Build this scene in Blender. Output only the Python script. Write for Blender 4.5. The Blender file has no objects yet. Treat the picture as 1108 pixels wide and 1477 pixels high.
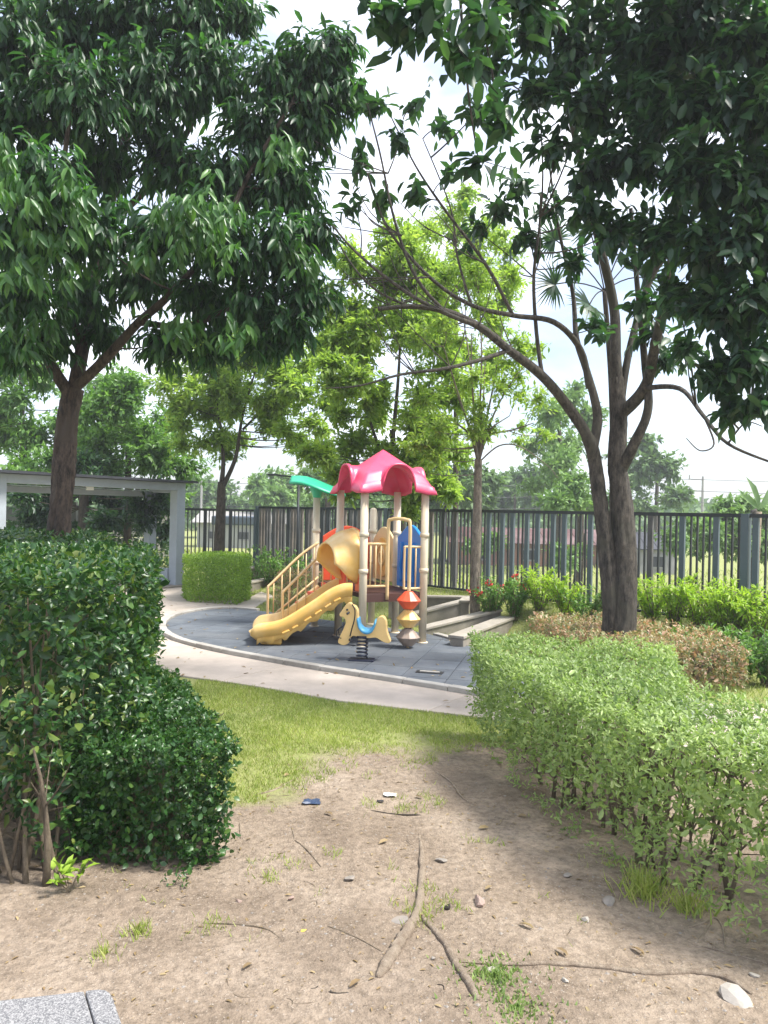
import bpy, bmesh, math, random
import numpy as np
from mathutils import Vector, Matrix, noise as mnoise

# ------------------------------------------------------------------ camera, sky, sun, exposure
S = bpy.context.scene
COL = S.collection
H, FPX, ROLL = 1.8, 1110.0, math.radians(1.2)
cam_d = bpy.data.cameras.new('camera')
cam = bpy.data.objects.new('camera', cam_d); COL.objects.link(cam)
cam_d.sensor_fit = 'VERTICAL'; cam_d.sensor_height = 36.0; cam_d.sensor_width = 27.0
cam_d.lens = 36.0 * FPX / 1477.0
cam_d.clip_start = 0.05; cam_d.clip_end = 3000
cam.matrix_world = Matrix.Translation((0, 0, H)) @ Matrix.Rotation(math.radians(90), 4, 'X') @ Matrix.Rotation(ROLL, 4, 'Z')
S.camera = cam

SUN_EL, SUN_AZ = math.radians(60), math.radians(104)      # azimuth from +Y towards +X
W = bpy.data.worlds.new('World'); S.world = W; W.use_nodes = True
nt = W.node_tree; nt.nodes.clear()
out = nt.nodes.new('ShaderNodeOutputWorld'); bg = nt.nodes.new('ShaderNodeBackground')
sky = nt.nodes.new('ShaderNodeTexSky'); sky.sky_type = 'NISHITA'; sky.sun_disc = False
sky.sun_elevation = SUN_EL; sky.sun_rotation = SUN_AZ; sky.air_density = 1.0; sky.dust_density = 2.0
tc = nt.nodes.new('ShaderNodeTexCoord'); mp = nt.nodes.new('ShaderNodeMapping'); mp.inputs['Scale'].default_value = (1, 1, 2.6)
mp.inputs['Location'].default_value = (0.35, 0.1, 0.2)
nz = nt.nodes.new('ShaderNodeTexNoise'); nz.inputs['Scale'].default_value = 2.2; nz.inputs['Detail'].default_value = 7; nz.inputs['Roughness'].default_value = 0.55
rp = nt.nodes.new('ShaderNodeValToRGB'); rp.color_ramp.elements[0].position = 0.40; rp.color_ramp.elements[1].position = 0.60
rp.color_ramp.elements[0].color = (0.2, 0.2, 0.2, 1)
nz2 = nt.nodes.new('ShaderNodeTexNoise'); nz2.inputs['Scale'].default_value = 5; nz2.inputs['Detail'].default_value = 6
rp2 = nt.nodes.new('ShaderNodeValToRGB'); rp2.color_ramp.elements[0].position = 0.3; rp2.color_ramp.elements[1].position = 0.7
rp2.color_ramp.elements[0].color = (3.3, 3.7, 4.9, 1); rp2.color_ramp.elements[1].color = (7.4, 7.5, 7.8, 1)
mx = nt.nodes.new('ShaderNodeMix'); mx.data_type = 'RGBA'
L = nt.links.new
L(tc.outputs['Generated'], mp.inputs['Vector']); L(mp.outputs[0], nz.inputs['Vector']); L(mp.outputs[0], nz2.inputs['Vector'])
L(nz.outputs[0], rp.inputs[0]); L(nz2.outputs[0], rp2.inputs[0])
L(rp.outputs[0], mx.inputs[0]); L(sky.outputs[0], mx.inputs[6]); L(rp2.outputs[0], mx.inputs[7])
L(mx.outputs[2], bg.inputs['Color']); bg.inputs['Strength'].default_value = 0.10; L(bg.outputs[0], out.inputs[0])

sun_d = bpy.data.lights.new('sun', 'SUN'); sun = bpy.data.objects.new('sun', sun_d); COL.objects.link(sun)
sun_d.energy = 2.7; sun_d.angle = math.radians(14); sun_d.color = (1, 0.965, 0.90)
sd = Vector((math.sin(SUN_AZ) * math.cos(SUN_EL), math.cos(SUN_AZ) * math.cos(SUN_EL), math.sin(SUN_EL)))
sun.rotation_euler = (-sd).to_track_quat('-Z', 'Y').to_euler(); sun.location = sd * 60
S.view_settings.view_transform = 'Standard'; S.view_settings.look = 'None'; S.view_settings.gamma = 1
S.view_settings.exposure = 1.6; S.view_settings.use_curve_mapping = False
S.render.engine = 'CYCLES'
S.cycles.max_bounces = 5; S.cycles.diffuse_bounces = 3; S.cycles.glossy_bounces = 2; S.cycles.transparent_max_bounces = 8

random.seed(7); RNG = np.random.default_rng(11)
def R(a): return math.radians(a)
def U(a, b): return random.uniform(a, b)

# ------------------------------------------------------------------ survey helpers (photo measurements -> metres)
cr, sr = math.cos(ROLL), math.sin(ROLL)
def ray(px, py):
    a = (px - 554) / FPX; b = (738.5 - py) / FPX
    return Vector((a * cr - b * sr, 1, a * sr + b * cr))
def G(px, py, z=0.0):
    d = ray(px, py); t = (z - H) / d.z
    return Vector((d.x * t, t, z))
def P(px, py, Y):
    d = ray(px, py)
    return Vector((d.x * Y, Y, H + d.z * Y))

# ------------------------------------------------------------------ materials
M = {}
def nodes(name):
    m = bpy.data.materials.new(name); m.use_nodes = True
    n = m.node_tree; n.nodes.clear()
    o = n.nodes.new('ShaderNodeOutputMaterial'); b = n.nodes.new('ShaderNodeBsdfPrincipled')
    n.links.new(b.outputs[0], o.inputs[0]); M[name] = m
    return m, n, b, o
def tex(n, scale, detail=6, rough=0.6, stretch=None, kind='ShaderNodeTexNoise'):
    c = n.nodes.new('ShaderNodeTexCoord'); mpn = n.nodes.new('ShaderNodeMapping'); t = n.nodes.new(kind)
    t.inputs['Scale'].default_value = scale
    if kind == 'ShaderNodeTexNoise':
        t.inputs['Detail'].default_value = detail; t.inputs['Roughness'].default_value = rough
    if stretch: mpn.inputs['Scale'].default_value = stretch
    n.links.new(c.outputs['Object'], mpn.inputs[0]); n.links.new(mpn.outputs[0], t.inputs['Vector'])
    return t
def ramp(n, src, stops):
    r = n.nodes.new('ShaderNodeValToRGB'); e = r.color_ramp.elements
    while len(e) < len(stops): e.new(0.5)
    for i, (p, c) in enumerate(stops):
        e[i].position = p; e[i].color = (*c, 1) if len(c) == 3 else c
    n.links.new(src, r.inputs[0]); return r
def mixc(n, fac, a, b, mode='MIX'):
    m = n.nodes.new('ShaderNodeMix'); m.data_type = 'RGBA'; m.blend_type = mode
    for s, v in ((0, fac), (6, a), (7, b)):
        if hasattr(v, 'is_linked'): n.links.new(v, m.inputs[s])
        else: m.inputs[s].default_value = v if s == 0 else (*v, 1)
    return m.outputs[2]
def bump(n, b, src, strength, dist):
    u = n.nodes.new('ShaderNodeBump'); u.inputs['Strength'].default_value = strength; u.inputs['Distance'].default_value = dist
    n.links.new(src, u.inputs['Height']); n.links.new(u.outputs[0], b.inputs['Normal'])
def sc(c, k): return tuple(min(1, x * k) for x in c)
def plain(name, c, rough=0.5, var=0.12, scale=6, bmp=0.15, dist=0.004, metal=0, stain=None, coat=0, objvar=0):
    m, n, b, o = nodes(name)
    t = tex(n, scale, 8, 0.65)
    r = ramp(n, t.outputs[0], [(0.3, sc(c, 1 - var)), (0.7, sc(c, 1 + var))])
    col = r.outputs[0]
    if stain:
        t2 = tex(n, scale * 0.35, 7, 0.7)
        f = ramp(n, t2.outputs[0], [(0.45, (0, 0, 0)), (0.68, (1, 1, 1))])
        col = mixc(n, f.outputs[0], col, stain)
    if objvar:
        oi = n.nodes.new('ShaderNodeObjectInfo'); ov = ramp(n, oi.outputs['Random'], [(0, (1 - objvar,) * 3), (1, (1 + objvar,) * 3)])
        col = mixc(n, 1.0, col, ov.outputs[0], 'MULTIPLY')
    n.links.new(col, b.inputs['Base Color']); b.inputs['Roughness'].default_value = rough; b.inputs['Metallic'].default_value = metal
    if coat: b.inputs['Coat Weight'].default_value = coat
    t3 = tex(n, scale * 9, 5, 0.7); bump(n, b, t3.outputs[0], bmp, dist)
    return m
def leafmat(name, cols, trans, rough=0.38, tfac=0.32, spec=0.5):
    m, n, b, o = nodes(name)
    g = n.nodes.new('ShaderNodeNewGeometry'); oi = n.nodes.new('ShaderNodeObjectInfo')
    a = n.nodes.new('ShaderNodeMath'); a.operation = 'ADD'; fr = n.nodes.new('ShaderNodeMath'); fr.operation = 'FRACT'
    n.links.new(g.outputs['Random Per Island'], a.inputs[0]); n.links.new(oi.outputs['Random'], a.inputs[1]); n.links.new(a.outputs[0], fr.inputs[0])
    k = len(cols); r = ramp(n, fr.outputs[0], [(i / max(1, k - 1), c) for i, c in enumerate(cols)])
    t = tex(n, 1.1, 4, 0.6); v = ramp(n, t.outputs[0], [(0.3, (0.75, 0.8, 0.75)), (0.7, (1.25, 1.2, 1.1))])
    col = mixc(n, 1.0, r.outputs[0], v.outputs[0], 'MULTIPLY')
    n.links.new(col, b.inputs['Base Color']); b.inputs['Roughness'].default_value = rough; b.inputs['Specular IOR Level'].default_value = spec
    tr = n.nodes.new('ShaderNodeBsdfTranslucent'); n.links.new(mixc(n, 1.0, col, trans, 'MULTIPLY'), tr.inputs[0])
    ms = n.nodes.new('ShaderNodeMixShader'); ms.inputs[0].default_value = tfac
    n.links.new(b.outputs[0], ms.inputs[1]); n.links.new(tr.outputs[0], ms.inputs[2]); n.links.new(ms.outputs[0], o.inputs[0])
    return m
def barkmat(name, c1, c2, c3=None):
    m, n, b, o = nodes(name)
    t = tex(n, 20, 10, 0.75, (1, 1, 0.34)); r = ramp(n, t.outputs[0], [(0.38, c1), (0.58, c2), (0.7, sc(c2, 1.5))])
    t2 = tex(n, 2.2, 5, 0.6); f = ramp(n, t2.outputs[0], [(0.5, (0, 0, 0)), (0.62, (1, 1, 1))])
    n.links.new(mixc(n, f.outputs[0], r.outputs[0], c3 or c2), b.inputs['Base Color']); b.inputs['Roughness'].default_value = 0.85
    t3 = tex(n, 24, 10, 0.8, (1, 1, 0.3)); bump(n, b, t3.outputs[0], 1.0, 0.05)
    return m

leafmat('leaf_mango', [(0.016, 0.050, 0.022), (0.024, 0.070, 0.027), (0.038, 0.105, 0.033), (0.028, 0.085, 0.031), (0.075, 0.17, 0.042)], (2.0, 2.3, 1.0), 0.42, 0.34, 0.45)
leafmat('leaf_young', [(0.06, 0.155, 0.035), (0.045, 0.125, 0.033), (0.10, 0.22, 0.045), (0.03, 0.09, 0.03)], (1.7, 1.9, 0.9), 0.38, 0.35)
leafmat('leaf_dark', [(0.015, 0.042, 0.026), (0.022, 0.058, 0.032), (0.032, 0.078, 0.034), (0.05, 0.11, 0.036)], (2.0, 2.4, 1.0), 0.4, 0.32, 0.45)
leafmat('leaf_hedge', [(0.016, 0.048, 0.016), (0.024, 0.070, 0.021), (0.040, 0.105, 0.026), (0.030, 0.085, 0.023), (0.022, 0.064, 0.02), (0.09, 0.17, 0.037), (0.13, 0.16, 0.04)], (1.7, 2.0, 0.8), 0.36, 0.25, 0.5)
leafmat('leaf_lowhedge', [(0.020, 0.062, 0.017), (0.032, 0.092, 0.022), (0.052, 0.13, 0.028), (0.026, 0.078, 0.02), (0.10, 0.18, 0.04)], (1.7, 2.0, 0.8), 0.36, 0.25, 0.5)
leafmat('leaf_light', [(0.17, 0.25, 0.085), (0.26, 0.35, 0.125), (0.36, 0.45, 0.18), (0.13, 0.20, 0.065), (0.31, 0.40, 0.15), (0.20, 0.28, 0.10)], (1.3, 1.5, 0.8), 0.45, 0.35)
leafmat('leaf_cube', [(0.13, 0.23, 0.03), (0.21, 0.33, 0.04), (0.30, 0.43, 0.055)], (1.5, 1.7, 0.7), 0.4, 0.3)
leafmat('leaf_bronze', [(0.40, 0.25, 0.17), (0.50, 0.31, 0.22), (0.26, 0.27, 0.12), (0.17, 0.25, 0.09), (0.48, 0.37, 0.23), (0.14, 0.22, 0.08)], (1.4, 1.2, 0.8), 0.4, 0.3)
leafmat('leaf_yellow', [(0.18, 0.29, 0.065), (0.25, 0.37, 0.08), (0.33, 0.45, 0.105), (0.14, 0.25, 0.06)], (1.5, 1.55, 0.8), 0.45, 0.52)
leafmat('leaf_mid', [(0.065, 0.15, 0.04), (0.10, 0.20, 0.05), (0.135, 0.255, 0.065), (0.18, 0.31, 0.08)], (1.6, 1.8, 0.8), 0.4, 0.35)
leafmat('leaf_far', [(0.08, 0.15, 0.055), (0.115, 0.20, 0.07), (0.15, 0.25, 0.085)], (1.4, 1.5, 0.9), 0.6, 0.3)
leafmat('leaf_farlight', [(0.12, 0.22, 0.07), (0.17, 0.29, 0.09), (0.2, 0.32, 0.09)], (1.3, 1.4, 0.9), 0.6, 0.3)
leafmat('leaf_fence', [(0.22, 0.35, 0.04), (0.32, 0.46, 0.06), (0.38, 0.52, 0.08), (0.12, 0.24, 0.04)], (1.4, 1.5, 0.7), 0.4, 0.5)
leafmat('leaf_dry', [(0.30, 0.22, 0.11), (0.22, 0.15, 0.08), (0.36, 0.28, 0.16)], (1.2, 1.1, 0.8), 0.7, 0.2)
leafmat('grass', [(0.20, 0.27, 0.06), (0.28, 0.35, 0.08), (0.34, 0.41, 0.10), (0.42, 0.40, 0.19)], (1.3, 1.4, 0.7), 0.55, 0.3)
leafmat('flower_red', [(0.6, 0.03, 0.04), (0.7, 0.08, 0.08)], (1, 1, 1), 0.5, 0.2)
barkmat('bark_brown', (0.02, 0.014, 0.011), (0.13, 0.092, 0.068), (0.10, 0.075, 0.058))
barkmat('bark_grey', (0.022, 0.019, 0.016), (0.125, 0.105, 0.083), (0.09, 0.082, 0.06))
barkmat('bark_pale', (0.10, 0.08, 0.06), (0.30, 0.25, 0.19), (0.2, 0.17, 0.13))
barkmat('bark_stem', (0.11, 0.085, 0.055), (0.28, 0.22, 0.15))
barkmat('bark_dark', (0.025, 0.02, 0.016), (0.085, 0.068, 0.05))
barkmat('root_wood', (0.30, 0.22, 0.155), (0.50, 0.40, 0.30), (0.46, 0.365, 0.27))
plain('plastic_yellow', (0.82, 0.49, 0.12), 0.36, 0.10, 3, 0.05, 0.002, stain=(0.84, 0.62, 0.32))
plain('plastic_cream', (0.80, 0.60, 0.30), 0.4, 0.06, 3, 0.03, 0.002)
plain('plastic_red', (0.80, 0.10, 0.035), 0.4, 0.08, 3, 0.03, 0.002)
plain('plastic_pink', (0.72, 0.055, 0.14), 0.36, 0.08, 3, 0.03, 0.002, stain=(0.74, 0.11, 0.20))
plain('plastic_green', (0.03, 0.46, 0.25), 0.38, 0.08, 3, 0.03, 0.002)
plain('plastic_blue', (0.02, 0.26, 0.74), 0.36, 0.08, 3, 0.03, 0.002)
plain('plastic_sky', (0.08, 0.33, 0.55), 0.4, 0.08, 3, 0.03, 0.002)
plain('plastic_tan', (0.82, 0.55, 0.22), 0.42, 0.08, 4, 0.03, 0.002)
plain('plastic_brown', (0.27, 0.20, 0.16), 0.5, 0.1, 4, 0.05, 0.002, stain=(0.4, 0.32, 0.25))
plain('plastic_black', (0.015, 0.015, 0.018), 0.45, 0.1, 4, 0.05, 0.002)
plain('post_cream', (0.70, 0.60, 0.43), 0.42, 0.05, 4, 0.04, 0.002, stain=(0.58, 0.49, 0.36))
plain('rail_cream', (0.72, 0.52, 0.26), 0.4, 0.05, 4, 0.04, 0.002)
plain('deck_brown', (0.09, 0.04, 0.03), 0.55, 0.15, 8, 0.1)
plain('spring_steel', (0.02, 0.025, 0.05), 0.35, 0.1, 8, 0.05, 0.002)
plain('concrete', (0.26, 0.232, 0.195), 0.85, 0.2, 3, 0.35, 0.006, stain=(0.135, 0.118, 0.095))
plain('concrete_cap', (0.36, 0.325, 0.275), 0.85, 0.16, 3, 0.3, 0.005, stain=(0.22, 0.195, 0.155))
plain('paving', (0.47, 0.40, 0.335), 0.8, 0.14, 2.2, 0.35, 0.005, stain=(0.33, 0.28, 0.23), objvar=.06)
plain('kerb', (0.40, 0.375, 0.335), 0.85, 0.15, 4, 0.35, 0.005, stain=(0.24, 0.22, 0.19))
plain('rubber', (0.085, 0.098, 0.115), 0.75, 0.22, 3, 0.8, 0.005, stain=(0.14, 0.15, 0.16), objvar=.14)
plain('pavilion_paint', (0.36, 0.40, 0.44), 0.7, 0.06, 1.5, 0.12, 0.004, stain=(0.27, 0.30, 0.335))
plain('roof_dark', (0.03, 0.032, 0.04), 0.6, 0.1, 3)
plain('panel_slate', (0.07, 0.09, 0.12), 0.5, 0.1, 3)
plain('wall_grey', (0.30, 0.29, 0.27), 0.85, 0.15, 2, 0.3, 0.006, stain=(0.2, 0.19, 0.17))
plain('white_plastic', (0.75, 0.74, 0.7), 0.5, 0.05, 5)
plain('post_steel', (0.085, 0.115, 0.13), 0.5, 0.08, 4, 0.05)
plain('bar_black', (0.025, 0.03, 0.033), 0.5, 0.12, 4, 0.05)
plain('board_a', (0.10, 0.10, 0.10), 0.7, 0.3, 7, 0.3, 0.004, stain=(0.17, 0.15, 0.14), objvar=.3)
plain('board_b', (0.20, 0.17, 0.145), 0.75, 0.3, 7, 0.3, 0.004, stain=(0.09, 0.085, 0.085))
plain('board_c', (0.06, 0.066, 0.07), 0.7, 0.3, 7, 0.3, 0.004)
plain('rust_roof', (0.10, 0.045, 0.04), 0.7, 0.3, 1.2, 0.3, 0.02, stain=(0.19, 0.125, 0.12))
plain('brick_wall', (0.30, 0.15, 0.11), 0.85, 0.3, 1.5, 0.4, 0.02, stain=(0.16, 0.12, 0.11))
plain('tin_wall', (0.27, 0.26, 0.27), 0.6, 0.25, 1.5)
plain('far_white', (0.3, 0.3, 0.29), 0.7, 0.1, 1)
plain('pole_grey', (0.3, 0.29, 0.28), 0.7, 0.1, 3)
plain('wire', (0.05, 0.05, 0.055), 0.6, 0.1, 3)
plain('stone_grey', (0.24, 0.215, 0.19), 0.8, 0.2, 18, 0.5, 0.004, stain=(0.25, 0.21, 0.17))
plain('stone_pink', (0.32, 0.23, 0.19), 0.8, 0.2, 18, 0.5, 0.004)
plain('stone_white', (0.36, 0.325, 0.28), 0.8, 0.15, 18, 0.4, 0.004)
plain('paper_white', (0.75, 0.74, 0.72), 0.6, 0.08, 20)
plain('plastic_bag', (0.03, 0.05, 0.10), 0.35, 0.2, 20)
plain('cap_yellow', (0.6, 0.42, 0.08), 0.5, 0.1, 20)
# terrazzo
m_, n_, b_, o_ = nodes('terrazzo')
v_ = tex(n_, 300, kind='ShaderNodeTexVoronoi'); r_ = ramp(n_, v_.outputs['Color'], [(0.2, (0.10, 0.10, 0.105)), (0.5, (0.185, 0.182, 0.185)), (0.8, (0.30, 0.295, 0.29))])
n_.links.new(r_.outputs[0], b_.inputs['Base Color']); b_.inputs['Roughness'].default_value = 0.75
t_ = tex(n_, 160, 4); bump(n_, b_, t_.outputs[0], 0.5, 0.002)
# soil, lawn and field on one sheet
m_, n_, b_, o_ = nodes('soil')
t1 = tex(n_, 1.3, 8, 0.65); t2 = tex(n_, 26, 8, 0.7); t3 = tex(n_, 90, 4, 0.6)
c1 = ramp(n_, t1.outputs[0], [(0.3, (0.185, 0.142, 0.104)), (0.5, (0.295, 0.234, 0.177)), (0.7, (0.385, 0.315, 0.248))])
c2 = ramp(n_, t2.outputs[0], [(0.33, (0.48, 0.47, 0.46)), (0.6, (1.10, 1.09, 1.08))])
soil = mixc(n_, 0.8, c1.outputs[0], c2.outputs[0], 'MULTIPLY')
c3 = ramp(n_, t3.outputs[0], [(0.60, (0, 0, 0)), (0.70, (1, 1, 1))])
soil = mixc(n_, c3.outputs[0], soil, (0.42, 0.355, 0.29))
td = tex(n_, 0.55, 6, 0.7); fd = ramp(n_, td.outputs[0], [(0.5, (0, 0, 0)), (0.66, (0.55, 0.55, 0.55))])
soil = mixc(n_, fd.outputs[0], soil, (0.155, 0.118, 0.088))
tg = tex(n_, 2.0, 7, 0.7); tg2 = tex(n_, 30, 5, 0.7)
gcol = ramp(n_, tg2.outputs[0], [(0.3, (0.20, 0.22, 0.075)), (0.7, (0.30, 0.32, 0.12))])
at = n_.nodes.new('ShaderNodeAttribute'); at.attribute_name = 'turf'
ad = n_.nodes.new('ShaderNodeMath'); ad.operation = 'ADD'; n_.links.new(at.outputs['Fac'], ad.inputs[0])
mm = n_.nodes.new('ShaderNodeMath'); mm.operation = 'MULTIPLY_ADD'; mm.inputs[1].default_value = 1.2; mm.inputs[2].default_value = -0.6
n_.links.new(tg.outputs[0], mm.inputs[0]); n_.links.new(mm.outputs[0], ad.inputs[1])
gm = ramp(n_, ad.outputs[0], [(0.34, (0, 0, 0)), (0.74, (1, 1, 1))])
n_.links.new(mixc(n_, gm.outputs[0], soil, gcol.outputs[0]), b_.inputs['Base Color'])
b_.inputs['Roughness'].default_value = 0.95; b_.inputs['Specular IOR Level'].default_value = 0.15
hb = n_.nodes.new('ShaderNodeMath'); hb.operation = 'ADD'; n_.links.new(t2.outputs[0], hb.inputs[0]); n_.links.new(t3.outputs[0], hb.inputs[1])
t9 = tex(n_, 9, 5, 0.6); hb2 = n_.nodes.new('ShaderNodeMath'); hb2.operation = 'MULTIPLY_ADD'; hb2.inputs[1].default_value = 2.2
n_.links.new(t9.outputs[0], hb2.inputs[0]); n_.links.new(hb.outputs[0], hb2.inputs[2]); bump(n_, b_, hb2.outputs[0], 0.9, 0.014)

# ------------------------------------------------------------------ mesh helpers
def link(name, me, mat, parent=None, smooth=False):
    if mat is not None: me.materials.append(M[mat])
    o = bpy.data.objects.new(name, me); COL.objects.link(o)
    if parent is not None:
        o.parent = parent
        o.matrix_parent_inverse = WORLD_INV[parent.name]
    if smooth: me.polygons.foreach_set('use_smooth', [True] * len(me.polygons))
    return o
WORLD_INV = {}
def tag(o, label, cat, group=None):
    o['label'] = label; o['category'] = cat
    if group: o['group'] = group
    WORLD_INV[o.name] = o.matrix_basis.inverted()
    return o
def thing(name, label, cat, loc=(0, 0, 0), rz=0, group=None):
    o = bpy.data.objects.new(name, None); COL.objects.link(o); o.empty_display_size = 0.1
    o.location = loc; o.rotation_euler = (0, 0, rz)
    o.matrix_basis = Matrix.Translation(Vector(loc)) @ Matrix.Rotation(rz, 4, 'Z')
    return tag(o, label, cat, group)
def part_inv(o, parent):
    "register a part as a possible parent of sub-parts built in the same coordinates"
    WORLD_INV[o.name] = Matrix.Identity(4)
    return o
LOCAL = Matrix.Identity(4)
class MB:
    def __init__(s): s.v = []; s.f = []
    def poly(s, pts, faces):
        k = len(s.v); s.v += [tuple(p) for p in pts]; s.f += [tuple(i + k for i in f) for f in faces]; return s
    def box(s, c, d, rz=0, m=None):
        x, y, z = d[0] / 2, d[1] / 2, d[2] / 2
        pts = [Vector((sx * x, sy * y, sz * z)) for sz in (-1, 1) for sx, sy in ((-1, -1), (1, -1), (1, 1), (-1, 1))]
        Rm = m if m is not None else Matrix.Rotation(rz, 3, 'Z')
        return s.poly([Rm @ p + Vector(c) for p in pts], [(3, 2, 1, 0), (4, 5, 6, 7), (0, 1, 5, 4), (1, 2, 6, 5), (2, 3, 7, 6), (3, 0, 4, 7)])
    def bar(s, a, b, w, d, up=(0, 0, 1)):
        a, b = Vector(a), Vector(b); z = (b - a); l = z.length; z.normalize()
        x = Vector(up).cross(z)
        if x.length < 1e-4: x = Vector((1, 0, 0))
        x.normalize(); y = z.cross(x)
        return s.box((a + b) / 2, (w, d, l), m=Matrix((x, y, z)).transposed())
    def tube(s, pts, rad, n=8, wob=0, seed=0, cap=True):
        pts = [Vector(p) for p in pts]
        if not hasattr(rad, '__len__'): rad = [rad] * len(pts)
        k = len(s.v); ref = Vector((0.31, 0.9, 0.13)); N = len(pts)
        for i, p in enumerate(pts):
            t = (pts[min(i + 1, N - 1)] - pts[max(i - 1, 0)]).normalized()
            x = ref - t * ref.dot(t)
            if x.length < 1e-3: x = Vector((0, 0, 1)) - t * t.z
            x.normalize(); ref = x; y = t.cross(x)
            for j in range(n):
                a = 2 * math.pi * j / n; r = rad[i]
                q = p + (x * math.cos(a) + y * math.sin(a)) * r
                if wob:
                    nn = .8 * mnoise.noise((math.cos(a) * 2.0 + seed, math.sin(a) * 2.0, (p.z + p.x * .7) * 1.8)) + 0.7 * (1 - 2.4 * abs(mnoise.noise((math.cos(a) * 4.5 + seed, math.sin(a) * 4.5, p.z * 3.2)))) * .6 + .35 * mnoise.noise((math.cos(a) * 9 + seed, math.sin(a) * 9, p.z * 14))
                    q += (x * math.cos(a) + y * math.sin(a)) * r * wob * nn
                s.v.append(tuple(q))
        for i in range(N - 1):
            for j in range(n):
                a, b = k + i * n + j, k + i * n + (j + 1) % n
                s.f.append((a, b, b + n, a + n))
        if cap:
            s.f.append(tuple(k + j for j in reversed(range(n)))); s.f.append(tuple(k + (N - 1) * n + j for j in range(n)))
        return s
    def prism(s, poly, z0, z1, m=None):
        n = len(poly); pts = [Vector((p[0], p[1], z0)) for p in poly] + [Vector((p[0], p[1], z1)) for p in poly]
        if m is not None: pts = [m @ p for p in pts]
        return s.poly(pts, [tuple(reversed(range(n))), tuple(range(n, 2 * n))] + [(i, (i + 1) % n, n + (i + 1) % n, n + i) for i in range(n)])
    def lathe(s, prof, c, n=20):
        k = len(s.v); c = Vector(c)
        for r, z in prof:
            for j in range(n):
                a = 2 * math.pi * j / n; s.v.append((c.x + r * math.cos(a), c.y + r * math.sin(a), c.z + z))
        for i in range(len(prof) - 1):
            for j in range(n):
                a, b = k + i * n + j, k + i * n + (j + 1) % n; s.f.append((a, b, b + n, a + n))
        return s
    def mesh(s, name='m'):
        me = bpy.data.meshes.new(name); me.from_pydata(s.v, [], s.f); me.update(); return me
    def build(s, name, mat, parent=None, smooth=False, bevel=0, solid=0, sub=0, angle=None):
        o = link(name, s.mesh(name), mat, parent, smooth)
        if solid:
            q = o.modifiers.new('solid', 'SOLIDIFY'); q.thickness = solid; q.offset = 0
        if bevel:
            q = o.modifiers.new('bevel', 'BEVEL'); q.width = bevel; q.segments = 2; q.limit_method = 'ANGLE'; q.angle_limit = R(35)
        if sub:
            q = o.modifiers.new('sub', 'SUBSURF'); q.levels = sub; q.render_levels = sub
        WORLD_INV[o.name] = Matrix.Identity(4)
        return o
def qcurve(a, b, bend, n=6):
    a, b = Vector(a), Vector(b); m = (a + b) / 2 + Vector(bend)
    return [a * (1 - t) ** 2 + m * 2 * t * (1 - t) + b * t * t for t in [i / n for i in range(n + 1)]]
def smoothpath(pts, per=5):
    pts = [Vector(p) for p in pts]; o = []
    for i in range(len(pts) - 1):
        p0, p1, p2, p3 = pts[max(i - 1, 0)], pts[i], pts[i + 1], pts[min(i + 2, len(pts) - 1)]
        for k in range(per):
            t = k / per
            o.append(0.5 * ((2 * p1) + (p2 - p0) * t + (2 * p0 - 5 * p1 + 4 * p2 - p3) * t * t + (3 * p1 - p0 - 3 * p2 + p3) * t ** 3))
    o.append(pts[-1]); return o
def lerp_r(r0, r1, n, pw=1.0): return [r0 + (r1 - r0) * (i / (n - 1)) ** pw for i in range(n)]

# ---- leaves (each leaf is real folded geometry)
LEAF = {
 'broad': (np.array([(0, 0, 0), (.28, .40, .07), (.28, 0, 0), (.28, -.40, .07), (.66, .42, .03), (.66, 0, -.05), (.66, -.42, .03), (1, 0, -.16)], float),
           [(0, 2, 1), (0, 3, 2), (1, 2, 5, 4), (2, 3, 6, 5), (4, 5, 7), (5, 6, 7)]),
 'rhomb': (np.array([(0, 0, 0), (.45, .5, .10), (1, 0, -.06), (.45, -.5, .10)], float), [(0, 2, 1), (0, 3, 2)]),
 'blade': (np.array([(0, -.5, 0), (0, .5, 0), (.55, .35, .06), (.55, -.35, .06), (1, 0, -.05)], float), [(0, 1, 2, 3), (3, 2, 4)]),
}
def unit(a): return a / np.maximum(np.linalg.norm(a, axis=1, keepdims=True), 1e-9)
class Leaves:
    def __init__(s): s.p = []; s.d = []; s.n = []; s.l = []; s.w = []
    def add(s, p, d, n, l, w): s.p.append(p); s.d.append(d); s.n.append(n); s.l.append(l); s.w.append(w)
    def arrays(s):
        p = np.concatenate([np.atleast_2d(x) for x in s.p]); d = np.concatenate([np.atleast_2d(x) for x in s.d]); n = np.concatenate([np.atleast_2d(x) for x in s.n])
        l = np.concatenate([np.atleast_1d(x) for x in s.l]); w = np.concatenate([np.atleast_1d(x) for x in s.w])
        d = unit(d); side = unit(np.cross(n, d)); n = np.cross(d, side)
        return p, d, side, n, l, w
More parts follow.
